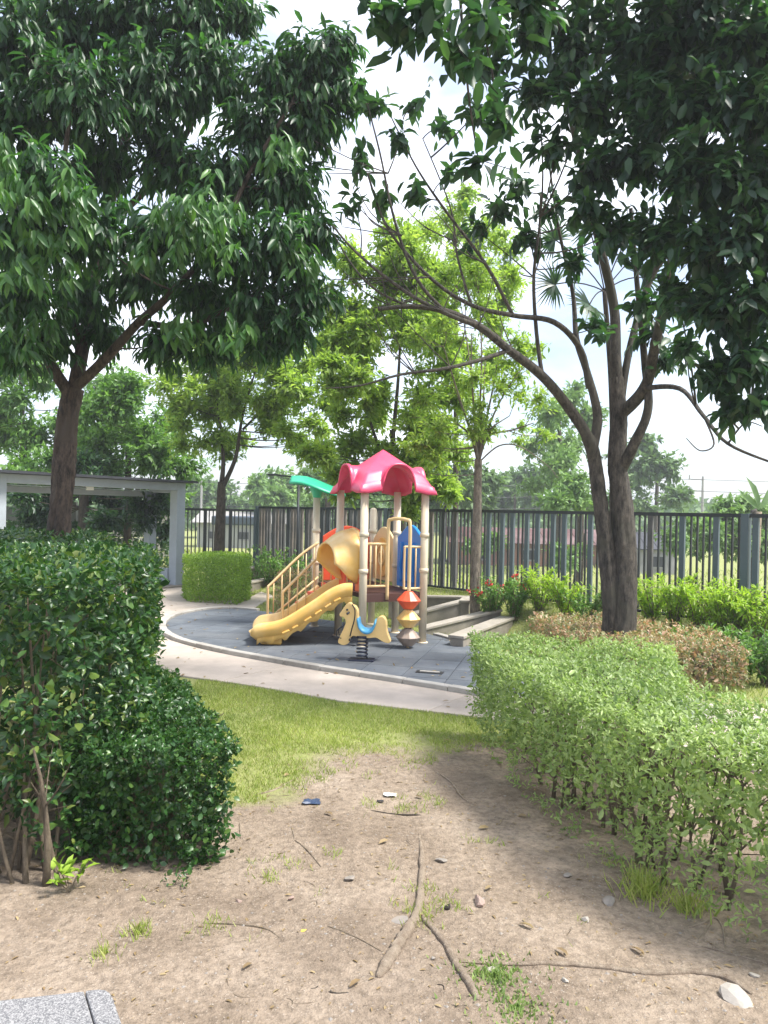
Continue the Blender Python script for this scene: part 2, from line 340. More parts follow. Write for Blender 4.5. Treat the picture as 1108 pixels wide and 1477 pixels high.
def leaf_mesh(name, arr, kind):
    p, d, sd_, n, l, w = arr; T, F = LEAF[kind]; N = len(p); k = len(T)
    V = p[:, None, :] + d[:, None, :] * (T[None, :, 0:1] * l[:, None, None]) + sd_[:, None, :] * (T[None, :, 1:2] * w[:, None, None]) + n[:, None, :] * (T[None, :, 2:3] * l[:, None, None])
    V = V.reshape(-1, 3)
    loops = np.concatenate([np.array(f) for f in F]); tot = np.array([len(f) for f in F])
    li = (loops[None, :] + (np.arange(N) * k)[:, None]).ravel()
    lt = np.tile(tot, N); ls = np.concatenate([[0], np.cumsum(lt)[:-1]])
    me = bpy.data.meshes.new(name); me.vertices.add(len(V)); me.vertices.foreach_set('co', V.ravel().astype(np.float32))
    me.loops.add(len(li)); me.loops.foreach_set('vertex_index', li.astype(np.int32))
    me.polygons.add(len(lt)); me.polygons.foreach_set('loop_start', ls.astype(np.int32)); me.polygons.foreach_set('loop_total', lt.astype(np.int32))
    me.update(calc_edges=True); me.polygons.foreach_set('use_smooth', np.ones(len(lt), bool)); return me
UNITLEAF = {}
def put_leaves(lv, kind, mat, parent, name='crown', singles=0, singles_mat=None):
    arr = lv.arrays(); p = arr[0]
    keep = np.ones(len(p), bool)
    if singles:
        # the leaves that show largest become parts of their own
        Y = np.maximum(p[:, 1], 0.3); u = p[:, 0] / Y; v = (p[:, 2] - H) / Y
        score = arr[4] / Y * ((np.abs(u) < 0.49) & (np.abs(v) < 0.65))
        idx = np.argsort(-score)[:singles * 2]; idx = RNG.permutation(idx)[:singles]
        keep[idx] = False
        key = (kind, mat)
        if key not in UNITLEAF:
            T, F = LEAF[kind]; me = bpy.data.meshes.new('leaf'); me.from_pydata([tuple(x) for x in T], [], F); me.update(); me.materials.append(M[mat])
            me.polygons.foreach_set('use_smooth', [True] * len(F)); UNITLEAF[key] = me
        pin = WORLD_INV[parent.name]
        for i in idx:
            d, s_, n, l, w = (arr[k][i] for k in range(1, 6))
            o = bpy.data.objects.new('leaf', UNITLEAF[key]); COL.objects.link(o); o.parent = parent; o.matrix_parent_inverse = pin
            o.matrix_basis = Matrix(((d[0] * l, s_[0] * w, n[0] * l, p[i][0]), (d[1] * l, s_[1] * w, n[1] * l, p[i][1]), (d[2] * l, s_[2] * w, n[2] * l, p[i][2]), (0, 0, 0, 1)))
    o = link(name, leaf_mesh(name, tuple(a[keep] for a in arr), kind), mat, parent)
    if parent is not None: o['kind'] = 'stuff'
    return o
def rnd(n): return unit(RNG.normal(size=(n, 3)))

def tree(name, label, base, trunk, limbs, blobs, leaf, mat, bark, cat='tree', group=None, kind='broad', twigs=True, droop=0.5, per=10, singles=0, wob=0.0, twig_r=0.006, up=0.0, sprigl=0.35):
    """trunk/limbs: (points, r0, r1); blobs: (centre, radii, twig count); leaf: (len0,len1,width ratio)"""
    t = thing(name, label, cat, base, 0, group)
    mb = MB(); nodes_ = []
    for i, (pts, r0, r1) in enumerate(trunk):
        sp = smoothpath(pts, 22 if wob else 5); mb.tube(sp, lerp_r(r0, r1, len(sp), 0.8), 36 if wob else 9, wob, i * 3.1); nodes_ += sp[len(sp) // 2:]
    mb.build('trunk', bark, t, True)
    bb = MB(); ln = []
    for pts, r0, r1 in limbs:
        sp = smoothpath(pts, 6); bb.tube(sp, lerp_r(r0, r1, len(sp)), 7, 0.1 if wob else 0, U(0, 9)); ln += sp[2:]
    nodes_ += ln
    lv = Leaves()
    for c, rr, nt_ in blobs:
        c = Vector(c); rr = np.array(rr if hasattr(rr, '__len__') else (rr, rr, rr), float)
        src = min(nodes_, key=lambda q: (q - c).length + (0.8 if q.z > c.z else 0))
        cv = qcurve(src, c, (U(-.1, .1), U(-.1, .1), -0.12 * (c - src).length), 5)
        bb.tube(cv, lerp_r(max(twig_r * 1.3, min(.016, 0.006 * (c - src).length + twig_r)), twig_r, len(cv)), 5)
        dirs = rnd(nt_); rad = RNG.random(nt_) ** 0.45
        tips = np.array(c) + dirs * rad[:, None] * rr
        for k in range(nt_):
            tip = Vector(tips[k]); o_ = c.lerp(tip, 0.15) if rad[k] > .3 else c
            dv = (tip - o_)
            if dv.length < 0.05: dv = Vector(dirs[k])
            st = tip - dv.normalized() * min(dv.length, sprigl * 1.6)
            if twigs and (k % 2 == 0): bb.tube([o_, st.lerp(o_, .4) - Vector((0, 0, .03)), tip], [twig_r, twig_r * .7, twig_r * .35], 3, cap=False)
            m_ = per + random.randint(-2, 3)
            f = RNG.random(m_); base_ = np.array(tip)[None, :] - np.array(dv.normalized())[None, :] * (f * sprigl)[:, None] + RNG.normal(0, .02, (m_, 3))
            dd = unit(rnd(m_) * 0.8 + np.array(dv.normalized())[None, :] * 0.7 + np.array([0, 0, -droop + up]))
            nn = unit(rnd(m_) * 0.6 + np.array([0, 0, 1.0]) + np.array(dirs[k]) * .4)
            l = leaf[0] + (leaf[1] - leaf[0]) * RNG.random(m_)
            lv.add(base_, dd, nn, l, l * leaf[2] * (0.85 + .3 * RNG.random(m_)))
    bb.build('branches', bark, t, True)
    if lv.p: put_leaves(lv, kind, mat, t, 'crown', singles)
    return t

def inside(poly, x, y):
    c = False; n = len(poly)
    for i in range(n):
        x1, y1 = poly[i][:2]; x2, y2 = poly[i - 1][:2]
        if (y1 > y) != (y2 > y) and x < (x2 - x1) * (y - y1) / (y2 - y1) + x1: c = not c
    return c
def area(poly): return 0.5 * sum(poly[i - 1][0] * poly[i][1] - poly[i][0] * poly[i - 1][1] for i in range(len(poly)))
def inset(poly, d):
    n = len(poly); o = []; sgn = 1 if area(poly) > 0 else -1
    for i in range(n):
        a, b, c = (Vector(poly[(i + k) % n][:2]) for k in (-1, 0, 1))
        e1 = (b - a).normalized(); e2 = (c - b).normalized(); n1 = Vector((-e1.y, e1.x)) * sgn; n2 = Vector((-e2.y, e2.x)) * sgn
        m = (n1 + n2); m = m / max(0.3, m.dot(n1)); o.append((b.x + m.x * d, b.y + m.y * d))
    return o
def resample(poly, step, closed=True):
    o = []; n = len(poly)
    for i in range(n if closed else n - 1):
        a, b = Vector(poly[i][:2]), Vector(poly[(i + 1) % n][:2]); k = max(1, int((b - a).length / step))
        o += [tuple(a.lerp(b, j / k)) for j in range(k)]
    if not closed: o.append(tuple(poly[-1][:2]))
    return o
def rounded(poly, it=2):
    for _ in range(it):
        o = []; n = len(poly)
        for i in range(n):
            a, b = Vector(poly[i][:2]), Vector(poly[(i + 1) % n][:2])
            o += [tuple(a.lerp(b, .25)), tuple(a.lerp(b, .75))]
        poly = o
    return poly
def clip(poly, quad):
    "Sutherland-Hodgman: outline clipped by a convex counter-clockwise quad"
    outp = [Vector(p[:2]) for p in poly]
    for i in range(len(quad)):
        a, b = Vector(quad[i]), Vector(quad[(i + 1) % len(quad)]); inp, outp = outp, []
        if not inp: break
        def sd_(p): return (b.x - a.x) * (p.y - a.y) - (b.y - a.y) * (p.x - a.x)
        for j in range(len(inp)):
            p, q = inp[j - 1], inp[j]; dp, dq = sd_(p), sd_(q)
            if (dp >= 0) != (dq >= 0): outp.append(p + (q - p) * (dp / (dp - dq)))
            if dq >= 0: outp.append(q)
    return outp

def hedge(name, label, poly, z1, mat, leaf, dens, z0=0.0, group=None, singles=0, spiky=0.0, bare=0.0, stems=0, batter=0.0, inner=0.35, sub=None, stem_mat='bark_stem', cat='hedge', kind='broad', bump_=0.05, topmat=None, front=None, shoot=(.03, .08), holes=0, floor=.07):
    poly = [tuple(p[:2]) for p in poly]
    if area(poly) < 0: poly = poly[::-1]
    cx = sum(p[0] for p in poly) / len(poly); cy = sum(p[1] for p in poly) / len(poly)
    t = thing(name, label, cat, (cx, cy, z0), 0, group); lv = Leaves()
    xs = [p[0] for p in poly]; ys = [p[1] for p in poly]; hgt = z1 - z0
    pts = []; nrm = []
    A = abs(area(poly)); per_ = list(zip(poly, poly[1:] + poly[:1]))
    k = int(A * dens)
    while k > 0:
        x, y = U(min(xs), max(xs)), U(min(ys), max(ys))
        if inside(poly, x, y): pts.append((x, y, z1)); nrm.append((0, 0, 1)); k -= 1
    for a, b in per_:
        e = Vector((b[0] - a[0], b[1] - a[1])); l = e.length; no = Vector((e.y, -e.x)) / max(l, 1e-6)
        for _ in range(int(l * hgt * dens)):
            f, g = random.random(), random.random()
            if bare and g < bare and random.random() > (g / bare) ** 2 * 0.8 + floor: continue
            off = -batter * (1 - g) * hgt
            pts.append((a[0] + e.x * f + no.x * off, a[1] + e.y * f + no.y * off, z0 + hgt * g)); nrm.append((no.x, no.y, 0.25))
    pts = np.array(pts); nrm = unit(np.array(nrm)); N = len(pts)
    dz = np.array([mnoise.noise((p[0] * 3.1, p[1] * 3.1, p[2] * 3.1)) + .6 * mnoise.noise((p[0] * 8, p[1] * 8, p[2] * 8)) for p in pts])
    pts = pts + nrm * (dz[:, None] * bump_) - nrm * (RNG.random(N) ** 1.5 * 0.09)[:, None]
    if holes: pts, nrm = (lambda k_: (pts[k_], nrm[k_]))((dz > -holes) | (nrm[:, 2] > .9) | (RNG.random(N) < .25))
    # leaves grow in opposite pairs along short shoots
    per_s = 6; N = len(pts) // per_s; sel = RNG.permutation(len(pts))[:N]; bp, bn = pts[sel], nrm[sel]
    top = (bn[:, 2] > .9).astype(float)[:, None]
    sdir = unit(rnd(N) * .65 + bn * (.55 + spiky * top) + np.array([0, 0, .35]))
    q0 = unit(np.cross(sdir, rnd(N))); sl_ = shoot[0] + (shoot[1] - shoot[0]) * RNG.random(N) ** 1.6
    for j in range(per_s):
        f = (j // 2 + .6) / (per_s / 2); q1 = np.cross(sdir, q0); ang_ = (j % 2) * math.pi + (j // 2) * 1.45
        qd = q0 * math.cos(ang_) + q1 * math.sin(ang_)
        dd = unit(sdir * (.55 + .5 * f) + qd * .9 + rnd(N) * .28 + np.array([0, 0, -.12]))
        nn = unit(sdir * .9 - qd * .35 + np.array([0, 0, .5]) + rnd(N) * .3)
        l = (leaf[0] + (leaf[1] - leaf[0]) * RNG.random(N)) * (1.12 - .35 * f)
        lv.add(bp + sdir * ((f - .8) * sl_)[:, None] + rnd(N) * .004, dd, nn, l, l * leaf[2] * (.8 + .4 * RNG.random(N)))
    N = len(pts)
    # leaves inside the volume
    k = int(N * inner); q = []
    while len(q) < k:
        x, y = U(min(xs), max(xs)), U(min(ys), max(ys))
        if inside(poly, x, y): q.append((x, y, z0 + hgt * (bare * .5 + (1 - bare * .5) * random.random())))
    if q:
        q = np.array(q); li = leaf[1] * (0.9 + .4 * RNG.random(k)); lv.add(q, rnd(k), rnd(k), li, li * leaf[2] * 1.3)
    put_leaves(lv, kind, mat, t, 'foliage', singles)
    if stems:
        for _ in range(stems):
            for _try in range(200):
                x, y = U(min(xs), max(xs)), U(min(ys), max(ys))
                if inside(inset(poly, 0.14 + batter * hgt), x, y): break
            if front and _ < front[2]: x, y = U(front[0][0], front[1][0]), U(front[0][1], front[1][1] + .12)
            mb = MB(); b0 = Vector((x, y, z0 - .02)); tp = b0 + Vector((U(-.16, .16), U(-.16, .16), hgt * (U(.34, .50) if front and _ < front[2] else U(.75, .93))))
            cv = qcurve(b0, tp, (U(-.06, .06), U(-.06, .06), 0), 5); r0 = U(.007, .016) * (1.3 if front and _ < front[2] else 1)
            mb.tube(cv, lerp_r(r0, r0 * .25, len(cv)), 6, .25, U(0, 9))
            for _k in range(2 if front and _ < front[2] else 7):
                s_ = cv[random.randint(1, 4)]; e_ = s_ + Vector((U(-.22, .22), U(-.22, .22), U(.1, .3)))
                if e_.z > z1 - .04: e_.z = z1 - .04
                mb.tube(qcurve(s_, e_, (U(-.03, .03), U(-.03, .03), 0), 3), [.005, .004, .0035, .002], 4, cap=False)
            mb.build('stem', stem_mat, t, True)
    return t

# ------------------------------------------------------------------ ground
F0 = Vector((0.82, 14.5)); FD = Vector((0.667, -0.745)).normalized(); FN = Vector((-FD.y, FD.x))
def sst(a, b, x):
    t = min(1, max(0, (x - a) / (b - a))); return t * t * (3 - 2 * t)
def fdist(x, y): return (Vector((x, y)) - F0).dot(FN)
def gz(x, y):
    d = fdist(x, y)
    h = 0.4 * sst(-1.5, -0.5, d) * max(sst(-3.2, -0.8, x), sst(-.4, .4, d))
    h -= 1.4 * sst(.8, 9, d)
    if y < 6.6 and abs(x) < 8:
        k = 1 - sst(5.2, 6.4, y)
        h += k * (0.030 * mnoise.noise((x * .9, y * .9, 0)) + 0.012 * mnoise.noise((x * 3, y * 3, 5)) + 0.005 * mnoise.noise((x * 11, y * 11, 9)))
    return h
def turf(x, y):
    d = fdist(x, y)
    if y > 9.5 or d > -3: return 1.0
    edge = 5.75 - 0.55 * sst(0.0, -1.0, x) + 0.35 * sst(0.2, 0.9, x)
    v = sst(edge - .75, edge + .75, y)
    left = sst(-0.2, -0.75, x) * sst(4.0, 5.2, y) * 0.8
    return max(v, left, .05) + .12 * mnoise.noise((x * 3.3, y * 3.3, 8))
def axis(lo, hi, step, far):
    a = [lo + i * step for i in range(int((hi - lo) / step) + 1)]; s_ = step; l, h = a[0], a[-1]
    while h < far: s_ *= 1.35; h += s_; l -= s_; a.append(h); a.insert(0, l)
    return a
gx = axis(-4.2, 6.6, 0.075, 900); gy = axis(0.6, 19.5, 0.075, 900)
gv = [(x, y, gz(x, y)) for y in gy for x in gx]; nx = len(gx)
gf = [(j * nx + i, j * nx + i + 1, (j + 1) * nx + i + 1, (j + 1) * nx + i) for j in range(len(gy) - 1) for i in range(nx - 1)]
me = bpy.data.meshes.new('ground'); me.from_pydata(gv, [], gf); me.update()
a_ = me.attributes.new('turf', 'FLOAT', 'POINT'); a_.data.foreach_set('value', [turf(v[0], v[1]) for v in gv])
ground = link('ground', me, 'soil', None, True); ground['kind'] = 'structure'

# ---- rubber mat, kerb, path
mat_outline = rounded([G(240, 893), G(236, 918), G(300, 938), G(430, 962), G(560, 982), G(690, 1003), (2.6, 6.45), (3.2, 7.4), (1.7, 9.2), G(676, 934), G(616, 916), G(560, 908), G(470, 897), G(385, 884), G(310, 879)], 2)
mat_outline = [tuple(Vector(p[:2])) for p in mat_outline]
if area(mat_outline) < 0: mat_outline = mat_outline[::-1]
def slab_piece(poly, z0, z1, gap):
    q = poly
    c = sum((Vector(p) for p in q), Vector((0, 0))) / len(q)
    mb = MB(); pts = [c + (Vector(p) - c) * (1 - gap / max(.05, (Vector(p) - c).length)) for p in q]
    top = [c + (p - c) * (1 - .006 / max(.05, (p - c).length)) for p in pts]; n = len(pts)
    V = [(p.x, p.y, z0) for p in pts] + [(p.x, p.y, z1 - .005) for p in pts] + [(p.x, p.y, z1) for p in top]
    F = [(i, (i + 1) % n, n + (i + 1) % n, n + i) for i in range(n)] + [(n + i, n + (i + 1) % n, 2 * n + (i + 1) % n, 2 * n + i) for i in range(n)] + [tuple(range(2 * n, 3 * n))]
    return mb.poly(V, F)
def tiles(outline, size, ang, z0, z1, gap, name, mat, parent, jit=0.0, minarea=.01, off=(0, 0)):
    ca, sa = math.cos(ang), math.sin(ang); loc = [((p[0]) * ca + (p[1]) * sa, -(p[0]) * sa + (p[1]) * ca) for p in outline]
    x0, x1 = min(p[0] for p in loc), max(p[0] for p in loc); y0, y1 = min(p[1] for p in loc), max(p[1] for p in loc)
    j = 0; y = y0 + off[1]
    while y < y1:
        x = x0 + off[0]
        while x < x1:
            q = clip(loc, [(x, y), (x + size[0], y), (x + size[0], y + size[1]), (x, y + size[1])])
            if len(q) > 2 and abs(area(q)) > minarea:
                w = [(p.x * ca - p.y * sa, p.x * sa + p.y * ca) for p in q]
                slab_piece(w, z0, z1 + U(-jit, jit), gap).build(name, mat, parent)
            x += size[0]
        y += size[1]
def setting(name, mb, mat):
    o = mb.build(name, mat); o['kind'] = 'structure'; return o
path_outline = [(7, 3.2), (7, 7.0), (3.9, 7.2), (2.6, 7.6), (2.0, 9.4), G(640, 925), G(470, 905), G(350, 889), G(395, 861), G(380, 853), G(352, 868), G(268, 868), G(262, 845), (-5.9, 17.2), (-6.4, 14), (-4.4, 10.6), G(225, 962), G(258, 976), G(370, 992), G(491, 1013), G(600, 1026), G(700, 1038), (2.2, 5.9), (4, 4.4)]
path_outline = [tuple(Vector(p[:2])) for p in path_outline]
path = setting('path', MB().prism(path_outline if area(path_outline) > 0 else path_outline[::-1], -.05, .006), 'kerb')
tiles(path_outline if area(path_outline) > 0 else path_outline[::-1], (2.3, 2.3), R(-33), .0, .018, .006, 'paving_slab', 'paving', path, .0012, off=(-.6, -.4))
mat_base = setting('playground_mat', MB().prism(mat_outline, -.05, .024), 'rubber')
tiles(inset(mat_outline, .02), (.5, .5), R(-14), .02, .036, .007, 'rubber_tile', 'rubber', mat_base, .0015, .004)
# the drain slot left by a missing tile corner
kerb = setting('kerb', MB().prism(inset(mat_outline, -.02) + [], -.06, .0225), 'kerb')
kp = resample(mat_outline, .02); seg = 26
acc = [kp[i] for i in range(0, len(kp), 1)]
ln_ = len(acc); i = 0
while i < ln_:
    ch = [Vector(acc[(i + k) % ln_]) for k in range(0, seg + 1, 2)]
    midp = ch[len(ch) // 2]
    if not (midp.y > 11.2 and midp.x > -2.2) and not (midp.x > 1.0 and midp.y > 8.5):
        o_, inn = [], []
        for k, p in enumerate(ch):
            tdir = (ch[min(k + 1, len(ch) - 1)] - ch[max(k - 1, 0)]).normalized(); nn = Vector((tdir.y, -tdir.x))
            tr = tdir * (.004 if k == 0 else (-.004 if k == len(ch) - 1 else 0))
            o_.append(p + nn * .09 + tr); inn.append(p - nn * .015 + tr)
        MB().prism([tuple(p) for p in o_] + [tuple(p) for p in reversed(inn)], -.04, .068 + U(-.004, .004)).build('kerbstone', 'kerb', kerb, bevel=.008)
    i += seg

lv = Leaves(); pp = []
while len(pp) < 170:
    x, y = U(-5, 3), U(6.3, 15)
    if inside(mat_outline, x, y): pp.append((x, y, .043))
    elif inside(path_outline, x, y): pp.append((x, y, .025))
pp = np.array(pp); k = len(pp); dd = rnd(k); dd[:, 2] *= .1; l = .03 + .05 * RNG.random(k)
lv.add(pp, dd, unit(rnd(k) * .3 + np.array([0, 0, 1.])), l, l * .4)
o = put_leaves(lv, 'broad', 'leaf_dry', None, 'leaf_litter'); o['kind'] = 'stuff'; tag(o, 'dry leaves scattered over the path and play mat', 'leaf litter')

# ---- lawn
def blades(n, sampler, l0, l1, w, spread=.7):
    lv = Leaves(); p = []
    while len(p) < n:
        q = sampler()
        if q is not None: p.append(q)
    p = np.array(p); N = len(p); d = unit(rnd(N) * spread + np.array([0, 0, 1.0])); l = l0 + (l1 - l0) * RNG.random(N)
    lv.add(p, d, rnd(N), l, np.full(N, w) * (0.7 + .6 * RNG.random(N))); return lv
def lawn_s():
    x, y = U(-1.9, 1.3), U(3.2, 8.7)
    if inside(path_outline, x, y): return None
    tv = turf(x, y) + 0.6 * (mnoise.noise((x * 2.2, y * 2.2, 3)) + .8 * mnoise.noise((x * 7, y * 7, 1)) + .5 * mnoise.noise((x * 17, y * 17, 4)))
    if tv < 0.36 or random.random() > (tv - .26) * 1.3: return None
    return (x, y, gz(x, y) - .003)
def back_s():
    x, y = U(-3, 6.5), U(6.8, 18)
    if inside(path_outline, x, y) or inside(mat_outline, x, y) or fdist(x, y) > .3 or (x > 1.2 and fdist(x, y) < -2.6) or (x < 1.2 and y < 10.6): return None
    return (x, y, gz(x, y) - .003)
lawn = put_leaves(blades(46000, lawn_s, .02, .05, .0045), 'blade', 'grass', None, 'lawn_grass'); lawn['kind'] = 'stuff'
tag(lawn, 'short green lawn grass thinning into bare soil before the path', 'grass')
lawn2 = put_leaves(blades(16000, back_s, .04, .09, .009), 'blade', 'grass', None, 'verge_grass'); lawn2['kind'] = 'stuff'
tag(lawn2, 'grass strip behind the play mat along the fence', 'grass')
def tuft_s(cx, cy, r):
    def f():
        a, q = U(0, 6.28), abs(random.gauss(0, r)); x, y = cx + q * math.cos(a), cy + q * math.sin(a); return (x, y, gz(x, y) - .004)
    return f
def tuft(px, py, n, r, l, label, mat='grass', w=.005):
    c = G(px, py); o = put_leaves(blades(n, tuft_s(c.x, c.y, r), l * .5, l, w, .6), 'blade', mat, None, 'grass_tuft'); o['kind'] = 'stuff'
    tag(o, label, 'grass', 'grass tufts on bare soil')
tuft(200, 1345, 90, .05, .075, 'thin grass tuft on soil above the stone bench corner')
tuft(150, 1375, 60, .05, .06, 'sparse grass blades left of the thin tuft near bench')
tuft(305, 1335, 60, .06, .05, 'low grass tuft left of the long thin twig')
tuft(930, 1290, 260, .07, .17, 'long grass tuft at the foot of the pale hedge', 'grass', .006)
tuft(990, 1310, 150, .07, .13, 'long grass blades beside surface roots under pale hedge', 'grass', .006)
tuft(715, 1410, 420, .09, .035, 'creeping green weeds beside the forked root', 'leaf_light', .010)
tuft(745, 1455, 300, .09, .03, 'creeping green weeds at the bottom edge of the soil', 'leaf_light', .010)
tuft(385, 1265, 60, .05, .045, 'small faded grass patch near the low hedge', 'grass')
# pebbles and crumbs too many to count
mb = MB()
oct_v = [(1, 0, 0), (0, 1, 0), (-1, 0, 0), (0, -1, 0), (0, 0, 1), (0, 0, -1)]; oct_f = [(0, 1, 4), (1, 2, 4), (2, 3, 4), (3, 0, 4), (1, 0, 5), (2, 1, 5), (3, 2, 5), (0, 3, 5)]
for _ in range(4200):
    x, y = U(-1.9, 1.9), 1.9 + 4.8 * random.random() ** 1.3
    if abs(x) > .55 * y or turf(x, y) > .7: continue
    r = .0025 + .0075 * random.random() ** 4; z = gz(x, y)
    mb.poly([(x + v[0] * r * U(.7, 1.4), y + v[1] * r * U(.7, 1.4), z + v[2] * r * U(.4, .8)) for v in oct_v], oct_f)
o = mb.build('gravel', 'stone_grey'); o['kind'] = 'stuff'; tag(o, 'small gravel and crumbs scattered over the bare soil', 'gravel')
lv = Leaves(); k = 2600
pp = []
while len(pp) < k:
    x, y = U(-1.9, 1.7), U(2.0, 6.2)
    if abs(x) < .52 * y: pp.append((x, y, gz(x, y) + .004))
pp = np.array(pp); l = .008 + .03 * RNG.random(k) ** 3
dd = rnd(k); dd[:, 2] *= .15
lv.add(pp, dd, unit(rnd(k) * .4 + np.array([0, 0, 1.])), l, l * .35)
o = put_leaves(lv, 'broad', 'leaf_dry', None, 'leaf_litter'); o['kind'] = 'stuff'; tag(o, 'dry leaf crumbs scattered over the bare soil', 'leaf litter')

# ------------------------------------------------------------------ fence
def fence(name, label, a, b, z0, z1, pat, postevery, bot=0.05, seed=1):
    a, b = Vector(a[:2]), Vector(b[:2]); d = (b - a); Ln = d.length; d.normalize(); rz = math.atan2(d.y, d.x)
    t = thing(name, label, 'fence', (a.x, a.y, z0), 0); rg = random.Random(seed)
    hh = z1 - z0
    shared = {}
    def piece(nm, w, dp, h, mt):
        k = (nm, w, dp, h, mt)
        if k not in shared:
            me = MB().box((0, 0, h / 2), (w, dp, h)).mesh(nm); me.materials.append(M[mt]); shared[k] = me
        return shared[k]
    x = 0; i = 0
    while x < Ln:
        p = a + d * x; wide, mt, step = pat(x / Ln, i, rg)
        isp = (x // postevery) != ((x - step) // postevery)
        if isp: me = piece('post', .10, .10, hh + .14, 'post_steel'); nm = 'post'
        elif wide: me = piece('board', .075, .045, hh - bot, mt); nm = 'board'
        else: me = piece('bar', .022, .030, hh - bot, 'bar_black'); nm = 'bar'
        o = bpy.data.objects.new(nm, me); COL.objects.link(o); o.parent = t
        o.location = (p.x - a.x, p.y - a.y, bot if nm != 'post' else -.1); o.rotation_euler = (0, 0, rz)
        x += step + (0.04 if isp or wide else 0); i += 1
    for z, s_ in ((z1 + .012, .05), (z0 + bot - .015, .04)):
        MB().bar((a.x, a.y, z), (b.x, b.y, z), .05, s_).build('rail', 'bar_black', t)
    return t
CORNER = F0 - FD * 5.85; RIGHT = F0 + FD * 8.4
def pat_main(f, i, rg):       # f runs from the far corner to the near right end
    if f < 0.5: return (rg.random() < 0.80 - 0.5 * max(0, f - .3) / .2 * .9, rg.choice(['board_a', 'board_b', 'board_c']), .088)
    return (i % 5 in (0,) or (i % 5 == 3 and rg.random() < .2 and f < .7), rg.choice(['post_steel', 'post_steel', 'board_a']), .088)
def pat_left(f, i, rg): return (i % 6 == 0, 'bar_black', .10)
fence('boundary_fence', 'long dark slatted boundary fence running behind the playground', CORNER, RIGHT, .4, 1.84, pat_main, 2.35)
fence('bar_fence', 'thin dark bar fence left of the board fence corner', CORNER + Vector((-.05, .02)), CORNER + Vector((-2.05, .2)), .4, 1.76, pat_left, 99, seed=3)

# ------------------------------------------------------------------ pavilion
FR = G(264, 846); FRv = Vector((FR.x, FR.y)); PL = Vector((-.555, -.832)).normalized(); PD = Vector((-.832, .555)).normalized()
pv = thing('pavilion', 'grey concrete garden pavilion with flat dark roof at left', 'pavilion', (FR.x, FR.y, 0), math.atan2(PL.y, PL.x))
WORLD_INV[pv.name] = Matrix.Identity(4)
# local x runs along the front towards the camera, local -y runs to the back
ZT = 2.36; LEN = 4.35; DEP = 1.05
def pbox(nm, mt, c, d, bv=.006, par=pv): return MB().box(c, d).build(nm, mt, par, bevel=bv)
pbox('pillar', 'pavilion_paint', (.10, -.12, ZT / 2), (.24, .24, ZT))
pbox('pillar', 'pavilion_paint', (LEN, -.12, ZT / 2), (.24, .24, ZT))
pbox('pillar', 'pavilion_paint', (.10, -DEP, (ZT - .2) / 2), (.2, .2, ZT - .2))
pbox('pillar', 'pavilion_paint', (LEN, -DEP, (ZT - .2) / 2), (.24, .24, ZT - .2))
pbox('beam', 'pavilion_paint', (LEN / 2 + .05, -.117, ZT - .085), (LEN - .342, .225, .1698))
pbox('beam', 'pavilion_paint', (LEN / 2 + .075, -DEP - .003, ZT - .26), (LEN - .4, .16, .12))
pbox('side_beam', 'pavilion_paint', (.15, -DEP / 2 - .06, ZT - .125), (.2, DEP - .37, .2))
pbox('low_wall', 'pavilion_paint', (.15, -DEP / 2 - .06, .2), (.22, DEP - .37, .4))
rf = MB().box((LEN / 2 + .1, -DEP / 2 - .05, ZT + .03), (LEN + .55, DEP + .6, .05)).build('roof', 'roof_dark', pv)
pbox('ceiling_board', 'panel_slate', (LEN / 2, -DEP / 2 - .06, ZT - .06), (LEN - .5, DEP - .4, .03))
pbox('side_panel', 'panel_slate', (LEN + .36, -.3, ZT / 2), (.45, .1, ZT - .02))
pbox('junction_box', 'white_plastic', (LEN * .53, -.26, ZT - .17), (.16, .05, .14))
pbox('lamp', 'white_plastic', (LEN * .38, -.45, ZT - .105), (.12, .12, .05))
MB().tube([(.25, -.262, ZT - .2), (LEN - .2, -.262, ZT - .2)], .011, 6).build('conduit', 'pavilion_paint', pv)
MB().lathe([(.0, 0), (.05, 0), (.05, .6), (0, .6)], (.15, -.72, .4), 12)
mb = MB(); mb.tube(smoothpath([(-.06, -DEP, ZT - .35), (.02, -DEP + .02, ZT - .3), (.06, -DEP, ZT - .5), (.04, -DEP, .5)], 5), .012, 5); mb.build('drain_pipe', 'bar_black', pv)
floor = MB().box((LEN / 2, -DEP / 2, .02), (LEN + .3, DEP + .4, .06)).build('plinth', 'concrete', pv)

# concrete panel wall and hedge behind the pavilion
def back(px, Y, z): p = P(px, 700, Y); return Vector((p.x, Y, z))
a, b = back(-60, 21.0, 0), back(262, 23.5, 0)
t = thing('panel_wall', 'grey concrete panel wall seen through the open pavilion', 'wall', a)
d = (b - a); n_p = 4
for i in range(n_p):
    p0, p1 = a + d * (i / n_p), a + d * ((i + 1) / n_p) - d.normalized() * .02
    for k in range(4): MB().bar(p0 + Vector((0, 0, .24 + k * .43)), p1 + Vector((0, 0, .24 + k * .43)), .08, .41).build('panel', 'wall_grey', t, bevel=.01)
    MB().box(p0 + Vector((0, -.08, .95)), (.14, .14, 1.9)).build('post', 'wall_grey', t)
hedge('clipped_hedge', 'dark clipped hedge behind the pavilion before the panel wall', [back(-60, 19.2, 0), back(60, 19.8, 0), back(246, 21.2, 0), back(246, 22.2, 0), back(-60, 20.3, 0)], 1.32, 'leaf_lowhedge', (.07, .10, .5), 300, kind='rhomb', inner=.5, bump_=.1)

